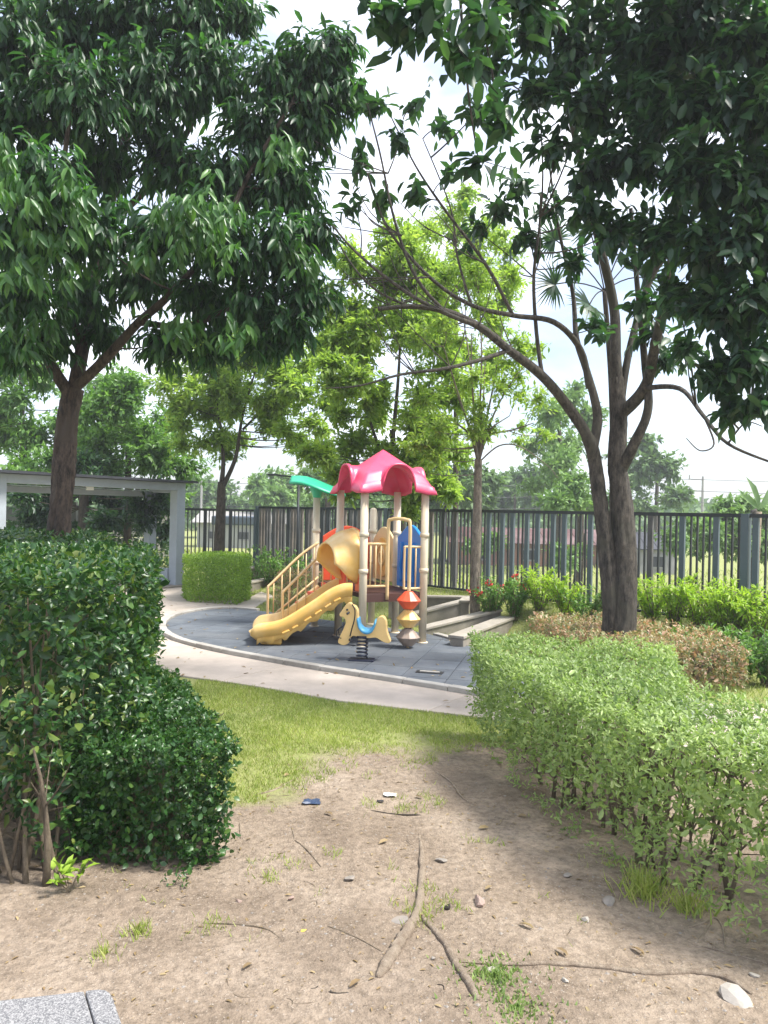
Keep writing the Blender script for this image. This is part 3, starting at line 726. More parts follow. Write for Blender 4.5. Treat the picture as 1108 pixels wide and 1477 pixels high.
# ------------------------------------------------------------------ stepped planter walls behind the play set
def wall(name, label, a, b, h0, h1=None, w=.16, z0=-.05, mat='concrete'):
    h1 = h0 if h1 is None else h1
    a, b = Vector(a[:2]), Vector(b[:2]); d = (b - a).normalized(); nn = Vector((-d.y, d.x))
    t = thing(name, label, 'wall', (a.x, a.y, 0)); Ln = (b - a).length
    def q(u, v): return tuple(a + d * u + nn * v)
    def hh(u): return h0 + (h1 - h0) * u / Ln
    def block(u0, u1, v0, v1, lo, hi, nm, mt, bv):
        P_ = [q(u0, v0), q(u1, v0), q(u1, v1), q(u0, v1)]
        zl = [lo(u0), lo(u1), lo(u1), lo(u0)]; zh = [hi(u0), hi(u1), hi(u1), hi(u0)]
        MB().poly([(*p, z) for p, z in zip(P_, zl)] + [(*p, z) for p, z in zip(P_, zh)], [(3, 2, 1, 0), (4, 5, 6, 7), (0, 1, 5, 4), (1, 2, 6, 5), (2, 3, 7, 6), (3, 0, 4, 7)]).build(nm, mt, t, bevel=bv)
    block(0, Ln, 0, w, lambda u: z0, lambda u: hh(u) - .04, 'body', mat, .008)
    n = max(1, int(Ln / .9))
    for i in range(n):
        u0, u1 = Ln * i / n - (.02 if i == 0 else -.003), Ln * (i + 1) / n + (.02 if i == n - 1 else -.003)
        block(u0, u1, -.018, w + .018, lambda u: hh(u) - .038, hh, 'coping', 'concrete_cap', .006)
    return t
wall('planter_wall', 'lowest concrete planter wall at the edge of the play mat', G(614, 917), G(722, 911), .12, .34, .18)
wall('planter_wall', 'middle concrete planter wall behind the cone climber', G(570, 905), G(676, 903), .14, .43, .18)
wall('planter_wall', 'rear concrete planter wall below the fence', G(560, 893), G(678, 897), .40, .42, .16)
wall('planter_wall', 'concrete side wall closing the rear planter beside slim trunk', G(676, 904), G(680, 897), .42, .42, .14)
wall('planter_wall', 'short concrete planter wall beside the pale hedge', G(668, 937), G(740, 915), .18, .26, .2)
wall('planter_wall', 'low concrete step wall right of the cube hedge', G(352, 856), G(402, 846), .22, .22, .2)
wall('planter_wall', 'upper concrete step wall right of the cube hedge', G(345, 848), G(408, 836), .42, .42, .2)

# ------------------------------------------------------------------ play set (local x = along front side, local y = to the back)
TH = R(24); s2 = .445
ps = thing('play_set', 'yellow slide play tower with pink roof and cream posts', 'play set', (-.03, 10.69, .036), TH); WORLD_INV[ps.name] = Matrix.Identity(4)
ZD, ZP = .68, 2.0
def post(x, y, z1, z0=0):
    o = MB().tube([(x, y, z0), (x, y, z1)], .053, 16).build('post', 'post_cream', ps, True, bevel=0)
    mb = MB()
    for z in (ZD + .30, ZD + .78):
        if z < z1: mb.lathe([(.054, -.03), (.064, -.028), (.064, .028), (.054, .03)], (x, y, z), 16)
    mb.lathe([(.075, 0), (.075, .012), (.055, .016)], (x, y, z0), 16); mb.build('clamp', 'post_cream', o, True)
    if z1 < 1.9: MB().lathe([(.053, 0), (.045, .03), (.02, .045), (0, .047)], (x, y, z1), 14).build('cap', 'post_cream', o, True)
    return o
for x, y, z in ((s2, -s2, ZP + .06), (-s2, -s2, ZP + .06), (s2, s2, ZP + .06), (-s2, s2, ZP + .06), (-s2 - .04, 3 * s2 + .03, ZP), (s2, 3 * s2, 1.78)): post(x, y, z)
for yc in (0, 2 * s2):
    dk = MB().box((0, yc, ZD - .03), (2 * s2 - .004, 2 * s2 - .004, .06)).build('deck', 'deck_brown', ps, bevel=.004)
    for k in range(7): MB().box((0, yc - .38 + k * .127, ZD + .004), (2 * s2 - .12, .10, .012)).build('deck_plank', 'deck_brown', dk)
    MB().box((0, yc - s2 + .02, ZD - .075), (2 * s2 - .1, .035, .07)).build('joist', 'deck_brown', dk)

# pink roof: pyramid crossed by two barrel vaults
mb = MB(); N = 56; a = .565; r = .235
def roofz(x, y):
    mxy = max(abs(x), abs(y)) / a; rad = math.hypot(x, y) / a
    pyr = 2.62 - .40 * (0.5 * mxy + 0.5 * min(1.25, rad)) - .08 * sst(.72, .93, mxy)
    if mxy > .93: pyr -= .08 * (mxy - .93) / .07
    v = 0
    for p, q in ((x, y), (y, x)):
        if abs(q) < r: v = max(v, 2.05 + .33 * (1 - (abs(q) / r) ** 2.6) ** .5 + .02 * sst(.88, .93, abs(p) / a))
    return max(pyr, v)
def gridc(i): u = i / N * 2 - 1; return a * u
vs = [(gridc(i), gridc(j), roofz(gridc(i), gridc(j))) for j in range(N + 1) for i in range(N + 1)]
mb.poly(vs, [(j * (N + 1) + i, j * (N + 1) + i + 1, (j + 1) * (N + 1) + i + 1, (j + 1) * (N + 1) + i) for j in range(N) for i in range(N)])
rf = mb.build('roof', 'plastic_pink', ps, True, solid=.024)

# green leaf roof over the stair post
mb = MB(); nu, nv = 22, 10; V = []
for i in range(nu + 1):
    u = i / nu; X = -.40 + .82 * u; wd = .30 * (math.sin(math.pi * (0.08 + .86 * u)) ** .7)
    zc = 2.13 + .095 * math.cos(math.pi * u ** 1.25) - .05 * max(0, .25 - u)
    for j in range(nv + 1):
        v = j / nv * 2 - 1; V.append((X, v * wd, zc + .05 * (1 - abs(v)) ** 1.0 * (1 if u < .9 else .5) - .05 * abs(v) ** 2 + .012 * math.cos(v * 14)))
F = [(i * (nv + 1) + j, (i + 1) * (nv + 1) + j, (i + 1) * (nv + 1) + j + 1, i * (nv + 1) + j + 1) for i in range(nu) for j in range(nv)]
Rm = Matrix.Translation((-s2 - .04, 3 * s2 + .03, 0)) @ Matrix.Rotation(-TH - R(6), 4, 'Z')
mb.poly([Rm @ Vector(v) for v in V], F); o = mb.build('leaf_roof', 'plastic_green', ps, True, solid=.03)
MB().lathe([(.055, 0), (.07, .05), (.10, .11), (.13, .15)], (-s2 - .04, 3 * s2 + .03, 1.96), 14).build('socket', 'plastic_green', o, True)

# panels
def panel(name, mat, pts, org, ax, th=.035, bv=.012, parent=None, outw=(0, 0)):
    "flat moulded plate: pts (u along, z); org + ax*u"
    org = Vector(org); ax = Vector(ax).normalized(); nn = Vector((-ax.y, ax.x, 0)); mb = MB(); n = len(pts)
    f = [org + ax * u + Vector((0, 0, z)) - nn * th / 2 for u, z in pts]; bk = [p + nn * th for p in f]
    mb.poly(f + bk, [tuple(range(n)), tuple(reversed(range(n, 2 * n)))] + [(i, n + i, n + (i + 1) % n, (i + 1) % n) for i in range(n)])
    return mb.build(name, mat, parent or ps, bevel=bv)
def arch_pts(w, z0, z1, rise, n=14, skew=0):
    return [(0.0, z0), (w, z0)] + [(w - w * i / n, z1 + rise * math.sin(math.pi * i / n) + skew * (i / n - .5)) for i in range(n + 1)]
pr = panel('back_panel', 'plastic_red', arch_pts(2 * s2 - .12, ZD + .02, ZD + .70, .16), (-s2 + .06, 3 * s2, 0), (1, 0, 0))
panel('side_panel', 'plastic_red', arch_pts(.40, ZD + .02, ZD + .42, .05), (-s2, s2 + .03, 0), (-.05, .55, 0)) if False else None
wav = lambda u: .84 + .10 * math.sin(u * 5.2 + .9) - .02
pb = panel('blue_panel', 'plastic_blue', [(0, ZD + .02), (.78, ZD + .02)] + [(.78 - .78 * i / 16, ZD + .72 + .19 * math.sin(math.pi * (1 - i / 16) * .80 + .25) ** 2) for i in range(17)], (s2, s2 - .075, 0), (0, -1, 0), .05)
for k in range(3):
    u = .17 + k * .19
    MB().tube(smoothpath([(s2 - .03, s2 - .075 - u, ZD + .10), (s2 - .036, s2 - .075 - u + .02, ZD + .3), (s2 - .036, s2 - .075 - u - .02, ZD + .5), (s2 - .03, s2 - .075 - u, ZD + .66)], 5), .028, 8).build('rib', 'plastic_blue', pb, True)
pc = panel('maze_panel', 'plastic_cream', arch_pts(2 * s2 - .12, ZD + .05, ZD + .66, .20), (s2, s2 + .06, 0), (0, 1, 0))
mb = MB(); cz = ZD + .40
mb.poly([(s2 - .024 - .02 * k, 2 * s2 + .27 * math.cos(i / 28 * 6.283), cz + .30 * math.sin(i / 28 * 6.283)) for k in (0, 1) for i in range(28)], [tuple(range(27, -1, -1)), tuple(range(28, 56))] + [(i, (i + 1) % 28, 28 + (i + 1) % 28, 28 + i) for i in range(28)])
mb.build('disc', 'plastic_yellow', pc, bevel=.006)
MB().tube([(s2 - .05, 2 * s2 + .17 * math.cos(q * .5) * (1 - q / 24), cz + .2 * math.sin(q * .5) * (1 - q / 24)) for q in range(20)], .018, 6).build('spiral', 'plastic_cream', pc, True)
panel('slide_panel', 'plastic_red', [(0, ZD + .02), (.22, ZD + .02), (.20, ZD + .3), (.14, ZD + .55), (0, ZD + .62)], (-s2 - .01, s2 - .06, 0), (0, -1, 0))
panel('slide_panel', 'plastic_red', [(0, ZD + .02), (.16, ZD + .02), (.14, ZD + .26), (.1, ZD + .36), (0, ZD + .4)], (-s2 - .01, -s2 + .06, 0), (0, 1, 0))
# hood over the slide
mb = MB(); nu, nv = 12, 26; V = []
for i in range(nu + 1):
    u = i / nu
    ph0 = R(-48) + R(46) * u ** 1.5
    for j in range(nv + 1):
        ph = ph0 + (math.pi - 2 * ph0) * j / nv
        ry = .385 - .04 * u ** 2 + .02 * sst(.88, 1, u); rz_ = .42 - .19 * u ** 2.4 + .02 * sst(.9, 1, u)
        V.append((-s2 + .05 - .42 * u, ry * math.cos(ph), ZD + .42 + rz_ * math.sin(ph) - .02 * u))
F = [(i * (nv + 1) + j, i * (nv + 1) + j + 1, (i + 1) * (nv + 1) + j + 1, (i + 1) * (nv + 1) + j) for i in range(nu) for j in range(nv)]
mb.poly(V, F); hd = mb.build('slide_hood', 'plastic_yellow', ps, True, solid=.03)
# collar plate that carries the hood
cp = [(.40 * math.cos(R(-75 + 330 * i / 30 - 15)), ZD + .44 + .42 * math.sin(R(-75 + 330 * i / 30 - 15))) for i in range(31)]
MB().tube([(-s2 + .02, .395 * math.cos(R(-55 + 290 * i / 30)), ZD + .42 + .41 * math.sin(R(-55 + 290 * i / 30))) for i in range(31)], .035, 8).build('collar', 'plastic_yellow', hd, True)

# front barrier and pipe loop
def pipe(name, pts, rr=.018, mat='rail_cream', par=ps, per=5): return MB().tube(smoothpath(pts, per), rr, 8).build(name, mat, par, True)
yb = -s2
br = pipe('guard_rail', [(-s2 + .05, yb, ZD + .66), (-.1, yb, ZD + .66)], per=2)
pipe('guard_rail', [(-s2 + .05, yb, ZD + .10), (-.1, yb, ZD + .10)], per=2)
for k in range(4): MB().tube([(-s2 + .10 + k * .075, yb, ZD + .10), (-s2 + .10 + k * .075, yb, ZD + .66)], .011, 6).build('baluster', 'rail_cream', br, True)
loopp = [(-.10, yb - .01, ZD - .08), (-.10, yb - .01, ZD + .4), (-.10, yb - .01, ZD + .92), (-.08, yb - .05, ZD + .985), (-.02, yb - .14, ZD + 1.0), (.05, yb - .26, ZD + .985), (.08, yb - .295, ZD + .92), (.08, yb - .30, ZD + .4), (.08, yb - .30, ZD + .02)]
pipe('climber_loop', loopp, .024)
pipe('grab_rail', [(s2 - .04, yb, ZD + .62), (s2 - .12, yb, ZD + .62), (.17, yb, ZD + .62), (.15, yb, ZD + .58), (.15, yb, ZD + .10), (.17, yb, ZD + .06), (s2 - .04, yb, ZD + .06)], .017)
for k in range(2): pipe('grab_bar', [(.24 + k * .08, yb, ZD + .06), (.24 + k * .08, yb, ZD + .62)], .011, per=2)
# cone climber
cc = (.08, yb - .30)
MB().tube([(cc[0], cc[1], 0), (cc[0], cc[1], ZD + .1)], .02, 8).build('climber_pole', 'rail_cream', ps, True)
for z, mt in ((.60, 'plastic_red'), (.36, 'plastic_yellow'), (.12, 'plastic_brown')):
    mb = MB(); mb.lathe([(.03, -.115), (.07, -.112), (.155, -.012), (.162, 0), (.15, .014), (.055, .115), (.03, .118)], (cc[0], cc[1], z + .02), 10); mb.build('climber_cone', mt, ps, bevel=.004)

# stairs
st = MB()
for k in range(4): 
    z = ZD * (1 - (k + 1) / 4.6); x = -s2 - .10 - k * .185
    MB().box((x, 2 * s2 + .01, z), (.24, .62, .05)).build('stair_tread', 'plastic_red', ps, bevel=.012)
    MB().box((x + .11, 2 * s2 + .01, z + .09), (.02, .60, .13)).build('stair_riser', 'plastic_red', ps)
for sgn, y in ((0, s2 + .075), (1, 3 * s2 - .055)):
    x0, x1 = -s2 - .02, -s2 - .80
    MB().bar((x0, y, ZD - .06), (x1, y, .02), .035, .10, up=(0, 1, 0)).build('stringer', 'rail_cream', ps)
    hr = pipe('handrail', [(x0 - .01, y, ZD + .60), (x0 - .3, y, ZD + .40), (x1 + .06, y, .68), (x1, y, .62), (x1, y, .5), (x1, y, .02)], .02)
    pipe('lower_rail', [(x0, y, ZD + .08), (x1, y, .13)], .014, per=2)
    for k in range(6):
        f = (k + .6) / 6.3; x = x0 + (x1 - x0) * f; zl = ZD + .08 + (.13 - ZD - .08) * f; zh = ZD + .60 + (.63 - ZD - .60) * f
        MB().tube([(x, y, zl), (x, y, zh)], .010, 6).build('baluster', 'rail_cream', hr, True)

# slide in its own direction
SL = Matrix.Translation((-s2 - .01, 0, 0)) @ Matrix.Rotation(math.pi - R(17), 4, 'Z')
prof = smoothpath([(0, 0, .70), (.10, 0, .695), (.24, 0, .63), (.44, 0, .49), (.66, 0, .345), (.84, 0, .24), (.99, 0, .19), (1.14, 0, .17), (1.24, 0, .15), (1.28, 0, .11)], 5)
hw = .40
sec = [(-hw - .035, -.05), (-hw - .04, .09), (-hw - .015, .115), (-hw + .02, .105), (-hw + .04, .02), (-hw + .10, -.005), (-.10, -.005), (-.045, .045), (0, .062), (.045, .045), (.10, -.005), (hw - .10, -.005), (hw - .04, .02), (hw - .02, .105), (hw + .015, .115), (hw + .04, .09), (hw + .035, -.05)]
mb = MB(); V = []; ns = len(sec)
for i, p in enumerate(prof):
    f = i / (len(prof) - 1); nar = 1 - .0 * f; fade = 1 - .72 * sst(.80, 1, f)
    wide = 1 - .10 * sst(.86, 1.0, f) ** 2
    t_ = (prof[min(i + 1, len(prof) - 1)] - prof[max(i - 1, 0)]).normalized(); nv_ = Vector((-t_.z, 0, t_.x))
    for y, z in sec:
        tip = .05 * sst(.9, 1, f) * (1 - (y / hw) ** 2)
        zz = z * (fade if z > 0 else 1)
        if abs(y) > hw: zz += 0
        V.append(SL @ (Vector((p.x + tip, y * wide, p.z)) + nv_ * zz))
mb.poly(V, [(i * ns + j, i * ns + j + 1, (i + 1) * ns + j + 1, (i + 1) * ns + j) for i in range(len(prof) - 1) for j in range(ns - 1)])
sld = mb.build('slide', 'plastic_yellow', ps, True, solid=.022)
for sgn in (-1, 1):          # moulded side skirt with scalloped lower edge
    mb = MB(); top_, low = [], []
    for i, p in enumerate(prof[:-6]):
        dep = .115 + .045 * max(0, math.sin(p.x * 2 * math.pi / .2)) ** .6
        top_.append(SL @ Vector((p.x, sgn * (hw + .022), p.z + .0))); low.append(SL @ Vector((p.x + .0, sgn * (hw + .012), max(.015, p.z - dep))))
    n = len(top_); mb.poly(top_ + low, [(i, i + 1, n + i + 1, n + i) for i in range(n - 1)]); mb.build('slide_skirt', 'plastic_yellow', sld, True, solid=.02)
    for k in range(6):
        x = .14 + k * .135
        p = min(prof, key=lambda q: abs(q.x - x)); q = min(prof, key=lambda q_: abs(q_.x - x - .085))
        MB().bar(SL @ Vector((p.x, sgn * (hw + .026), p.z - .05)), SL @ Vector((q.x, sgn * (hw + .026), q.z - .05)), .03, .06, up=SL.to_3x3() @ Vector((0, 1, 0))).build('slide_rib', 'plastic_yellow', sld, bevel=.012)
foot = MB().prism([(.90, -.36), (1.17, -.34), (1.20, -.2), (1.20, .2), (1.17, .34), (.90, .36)], .0, .17, SL)
foot.build('slide_foot', 'plastic_yellow', sld, bevel=.025)

# ------------------------------------------------------------------ spring horse
hb = G(521, 952, .036); KX = 0.00270
hs = thing('spring_horse', 'tan plastic spring rocking horse with blue seat on black spring', 'spring rider', (hb.x, hb.y, .036), R(-6)); WORLD_INV[hs.name] = Matrix.Identity(4)
def hx(x, y): return ((x - 556) * KX, 1022 - y)
prof_h = [(458, 822), (468, 806), (480, 788), (494, 772), (507, 771), (513, 779), (528, 786), (539, 803), (541, 830), (545, 860), (558, 884), (580, 893), (602, 888), (616, 868), (620, 846), (632, 829), (648, 825), (660, 834), (667, 856), (668, 882), (676, 908), (686, 934), (672, 940), (648, 932), (622, 918), (590, 921), (548, 918), (520, 914), (508, 930), (500, 948), (480, 956), (460, 950), (455, 938), (466, 910), (478, 884), (487, 858), (484, 842), (474, 832), (464, 833)]
pts = smoothpath([(*((x - 556) * KX, 0), (1022 - y) * KX) for x, y in prof_h] + [((458 - 556) * KX, 0, (1022 - 822) * KX)], 3)[:-1]
n = len(pts); th = .062
mb = MB(); V = []
cx_ = sum(p.x for p in pts) / n; cz_ = sum(p.z for p in pts) / n
for y, k in ((-th, .0), (th, .0)): V += [(p.x, y, p.z) for p in pts]
mb.poly(V, [tuple(range(n)), tuple(reversed(range(n, 2 * n)))] + [(i, n + i, n + (i + 1) % n, (i + 1) % n) for i in range(n)])
body = mb.build('body', 'plastic_tan', hs, bevel=.022); body.modifiers['bevel'].segments = 3
# seat pad following the dip of the back
mb = MB(); sp = smoothpath([((x - 556) * KX, 0, (1022 - y) * KX + .004) for x, y in ((541, 840), (547, 868), (562, 886), (582, 892), (602, 886), (614, 866), (620, 846))], 4)
V = []
for p in sp:
    for y, dz_ in ((-.105, -.03), (-.10, -.004), (-.06, .012), (0, .008), (.06, .012), (.10, -.004), (.105, -.03)): V.append((p.x, y, p.z + dz_))
mb.poly(V, [(i * 7 + j, i * 7 + j + 1, (i + 1) * 7 + j + 1, (i + 1) * 7 + j) for i in range(len(sp) - 1) for j in range(6)]); mb.build('seat', 'plastic_sky', hs, True, solid=.022)
mb = MB(); zs0, zs1 = .03, .285; mb.tube([(.062 * math.cos(q * .42) + .01, .062 * math.sin(q * .42), zs0 + (zs1 - zs0) * q / 90) for q in range(91)], .011, 6); mb.build('spring', 'spring_steel', hs, True)
MB().box((.01, 0, .008), (.30, .2, .016)).build('base_plate', 'spring_steel', hs, bevel=.004)
MB().lathe([(0, .27), (.085, .27), (.085, .295), (0, .295)], (.01, 0, 0), 16).build('mount', 'spring_steel', hs)
MB().tube([((500 - 556) * KX, -.17, (1022 - 812) * KX), ((500 - 556) * KX, .17, (1022 - 812) * KX)], .014, 8).build('handle', 'plastic_black', hs, True)
MB().tube([((512 - 556) * KX, -.16, (1022 - 925) * KX), ((512 - 556) * KX, .16, (1022 - 925) * KX)], .014, 8).build('foot_rest', 'plastic_black', hs, True)
for sg in (-1, 1):
    MB().tube(smoothpath([((x - 556) * KX, sg * (th + .003), (1022 - y) * KX) for x, y in ((514, 775), (527, 800), (526, 840), (516, 880), (508, 915))], 4), .007, 6).build('rein', 'plastic_black', hs, True)
    MB().tube(smoothpath([((x - 556) * KX, sg * (th + .02), (1022 - y) * KX) for x, y in ((482, 840), (478, 870), (452, 890), (450, 915), (470, 925))], 4), .006, 6).build('rein', 'plastic_black', hs, True)
    MB().lathe([(0, -.008), (.013, -.006), (.013, .006), (0, .008)], (0, 0, 0), 10)
    MB().tube([((493 - 556) * KX, sg * th * .9, (1022 - 800) * KX), ((493 - 556) * KX, sg * (th + .006), (1022 - 800) * KX)], .013, 10).build('eye', 'plastic_black', hs, True)
# drain slot plate on the mat
dr = G(620, 970, .036); o = MB().box((dr.x, dr.y, .040), (.30, .13, .008), R(-14)).build('drain_cover', 'plastic_black', None); tag(o, 'dark drain cover with pale slot in the rubber mat', 'drain cover')
MB().box((dr.x, dr.y, .047), (.22, .045, .006), R(-14)).build('slot_strip', 'kerb', o)

# ------------------------------------------------------------------ hedges
hedge('tall_hedge', 'tall dark green hedge with bare lower stems at left edge', [(-1.54, 3.62), (-1.29, 4.15), (-1.36, 4.7), (-2.0, 6.6), (-3.6, 6.8), (-3.2, 3.55)], 1.47, 'leaf_hedge', (.038, .066, .46), 1600, singles=220, shoot=(.05, .14), holes=.30, bare=.30, stems=60, inner=.30, bump_=.05, front=[(-1.95, 3.60), (-1.46, 3.66), 11])
hedge('low_hedge', 'low glossy green hedge block against the tall hedge', [(-.72, 3.92), (-1.06, 4.65), (-1.46, 5.55), (-1.98, 5.6), (-1.72, 4.8), (-1.60, 3.80), (-.92, 3.74)], .63, 'leaf_lowhedge', (.020, .036, .55), 4700, singles=120, shoot=(.015, .045), batter=.12, stems=14, inner=.3, bump_=.022)
hedge('rear_hedge', 'dark clipped hedge behind the tall hedge around the left tree', [(-3.0, 8.0), (-3.4, 9.7), (-6, 10), (-5.8, 7.4)], 1.48, 'leaf_hedge', (.05, .08, .45), 500, inner=.4)
hedge('pale_hedge', 'wide pale green hedge with sparse twiggy base at right', [(.72, 6.25), (.74, 5.3), (.86, 4.75), (1.16, 3.72), (1.62, 3.05), (2.6, 2.7), (2.8, 3.9), (2.02, 4.05), (1.82, 4.55), (2.22, 5.9)], .85, 'leaf_light', (.020, .044, .40), 4000, singles=120, spiky=.9, bare=.60, floor=.36, holes=.25, stems=60, inner=.26, batter=.12, bump_=.075, shoot=(.05, .14))
hedge('bronze_hedge', 'low hedge with coppery new leaves around the right tree', [(1.95, 10.3), (2.0, 8.9), (2.95, 7.75), (3.75, 7.8), (4.0, 9.2), (3.3, 10.4)], .50, 'leaf_bronze', (.03, .055, .45), 1500, spiky=.7, bare=.25, stems=40, inner=.3, shoot=(.04, .10))
hedge('cube_hedge', 'bright green cube clipped hedge beside the pavilion path', [G(262, 862), G(272, 870), G(342, 874), G(362, 866), G(357, 856), (-3.7, 17.0)], .87, 'leaf_cube', (.025, .045, .55), 2000, inner=.35, bump_=.02, kind='rhomb')
hedge('brown_hedge', 'small olive brown hedge behind the play set stairs', [(-1.9, 13.6), (-.75, 13.4), (-.6, 14.1), (-1.8, 14.4)], .72, 'leaf_bronze', (.03, .05, .45), 1300, inner=.4, kind='rhomb')

# seedling beneath the tall hedge
c = G(100, 1290); t = thing('seedling', 'bright green leafy seedling on soil beneath tall hedge', 'plant', c)
lv = Leaves(); mb = MB()
for k in range(5):
    a_ = U(0, 6.28); e = Vector((c.x + .10 * math.cos(a_) * U(.3, 1), c.y + .05 * math.sin(a_), gz(c.x, c.y) + U(.06, .12))); mb.tube(qcurve(c, e, (0, 0, .03), 4), .003, 4)
    for j in range(7):
        d = rnd(1) * .8 + np.array([[0, 0, .2]]); lv.add(np.array([e]) + RNG.normal(0, .012, (1, 3)), d, np.array([[U(-.3, .3), U(-.5, .1), 1.]]), U(.05, .075), U(.022, .032))
mb.build('stem', 'bark_stem', t); put_leaves(lv, 'broad', 'leaf_cube', t, 'foliage', 20)
c = G(252, 1278); t = thing('seedling', 'tiny grey green seedling on soil below the low hedge', 'plant', c); lv = Leaves(); mb = MB()
mb.tube(qcurve(c, c + Vector((.02, 0, .05)), (0, 0, .01), 4), .002, 4)
for j in range(26): lv.add(np.array([c + Vector((U(-.06, .06), U(-.05, .05), U(.01, .06)))]), rnd(1) + np.array([[0, 0, .3]]), np.array([[U(-.3, .3), U(-.5, .1), 1.]]), U(.02, .03), .012)
mb.build('stem', 'bark_stem', t); put_leaves(lv, 'broad', 'leaf_hedge', t, 'foliage')

# leggy shrubs along the fence
def shrub(label, base, hgt, n, mat, spread=.28, leaf=(.06, .10, .30), flowers=0, group='shrubs along the fence', stem_n=9):
    base = Vector(base); t = thing('shrub', label, 'shrub', base, 0, group); lv = Leaves(); mb = MB(); fl = Leaves()
    for k in range(stem_n):
        a_ = U(0, 6.28); tip = base + Vector((spread * math.cos(a_) * U(.2, 1), spread * math.sin(a_) * U(.2, 1), hgt * U(.6, 1)))
        cv = qcurve(base + Vector((U(-.06, .06), U(-.06, .06), 0)), tip, (0, 0, .12), 6); mb.tube(cv, lerp_r(.008, .003, 7), 4, cap=False)
        m_ = n // stem_n
        for j in range(m_):
            f = .12 + .88 * random.random(); i = min(5, int(f * 6)); p = cv[i].lerp(cv[i + 1], f * 6 - i)
            d = rnd(1) * .8 + np.array([[0, 0, .45 * (1 if f > .8 else .2)]])
            l = U(*leaf[:2]); lv.add(np.array([p]), d, rnd(1) * .4 + np.array([[0, 0, 1.]]), l, l * leaf[2])
        if k < flowers:
            cN = 22; fl.add(np.array([cv[-1]]) + RNG.normal(0, .025, (cN, 3)), rnd(cN), rnd(cN), np.full(cN, .045), np.full(cN, .032))
    mb.build('stems', 'bark_stem', t); put_leaves(lv, 'broad', mat, t, 'foliage')
    if fl.p: put_leaves(fl, 'broad', 'flower_red', t, 'flowers')
    return t
def at_fence(px, off, z=.36):
    "spot a given distance in front of the fence along the sight line px"
    d = ray(px, 738); k = (F0.dot(FN) - off) / Vector((d.x, d.y)).dot(FN); return Vector((d.x * k, k, z))
for i, (px, off, hg, n, mt, fl, lab) in enumerate([
    (712, 1.1, .72, 330, 'leaf_mid', 6, 'green shrub with red flowers right of the slim trunk'), (745, 1.0, .66, 330, 'leaf_mid', 4, 'dark leafy shrub with a few red blooms before the fence'),
    (782, .8, .72, 330, 'leaf_fence', 0, 'bushy green shrub between flowering shrubs and big trunk'), (820, .8, .66, 330, 'leaf_fence', 0, 'yellow green shrub left of the big double trunk'),
    (850, .9, .55, 260, 'leaf_mid', 2, 'green shrub with red bloom touching the big trunk'), (945, .7, .62, 330, 'leaf_fence', 0, 'yellow green leafy shrub just right of the big trunk'),
    (975, .6, .70, 330, 'leaf_fence', 0, 'second yellow green shrub right of the big trunk'), (1010, .6, .66, 330, 'leaf_fence', 0, 'yellow green shrub left of the tall fence post'),
    (1040, .7, .70, 330, 'leaf_fence', 0, 'yellow green shrub in front of the tall fence post'), (1072, .6, .60, 330, 'leaf_fence', 0, 'yellow green shrub right of the tall fence post'),
    (1100, .7, .62, 330, 'leaf_fence', 0, 'yellow green shrub at the right edge by the fence'), (1075, 1.5, .6, 330, 'leaf_mid', 0, 'green shrub behind the right end of the coppery hedge'), (1112, 1.6, .6, 330, 'leaf_mid', 0, 'green shrub cut by the right edge behind coppery hedge'), (1020, 1.5, .5, 300, 'leaf_mid', 0, 'green shrub between coppery hedge and yellow green shrubs')]):
    p = at_fence(px, off); p.z = gz(p.x, p.y); shrub(lab, p, hg, n * 3, mt, .46, flowers=fl, stem_n=20)
for px, Y, hg, lab in ((388, 17.3, .95, 'dark green round shrub at the fence corner'), (418, 16.2, .9, 'dark green shrub behind the stair handrail'), (372, 17.9, .7, 'small dark shrub right of the cube hedge')):
    p = P(px, 738, Y); shrub(lab, (p.x, p.y, gz(p.x, p.y)), hg, 700, 'leaf_mid', .6, (.07, .11, .4), group='dark shrubs at the fence corner', stem_n=18)

# ------------------------------------------------------------------ trees
def spread(bl, k=2, j=.75, shrink=.72):
    o = []
    for c, rr, n in bl:
        for _ in range(k):
            q = rnd(1)[0] * j; o.append((Vector(c) + Vector((q[0] * rr[0], q[1] * rr[1], q[2] * rr[2])), tuple(x * shrink for x in rr), max(3, int(n / k))))
    return o
# big left tree with drooping glossy leaves
YL = 9.0
b0 = Vector((P(86, 738, YL).x, YL, 0))
tr = [([b0 + Vector((.02, 0, -.05)), P(84, 880, YL), P(84, 780, YL), P(92, 690, YL), P(95, 620, YL), P(106, 560, YL)], .155, .10)]
lm = [([P(104, 575, YL), P(70, 520, 8.8), P(40, 440, 8.4), P(25, 330, 8.0), P(10, 200, 8)], .075, .02),
      ([P(106, 562, YL), P(150, 520, 8.8), P(200, 465, 8.5), P(240, 430, 8.2), P(310, 350, 8), P(360, 250, 8), P(420, 150, 8)], .062, .016),
      ([P(108, 558, YL), P(125, 470, 9.1), P(150, 330, 9.2), P(185, 180, 9), P(200, 30, 9), P(210, -120, 9)], .085, .03),
      ([P(200, 465, 8.5), P(270, 470, 8.2), P(340, 440, 8), P(410, 400, 8)], .04, .012),
      ([P(150, 330, 9.2), P(240, 240, 8.8), P(300, 120, 8.5), P(320, 0, 8.5)], .045, .015),
      ([P(118, 500, 9.1), P(80, 380, 8.4), P(90, 250, 7.8), P(110, 110, 7.6)], .05, .015)]
bl = []
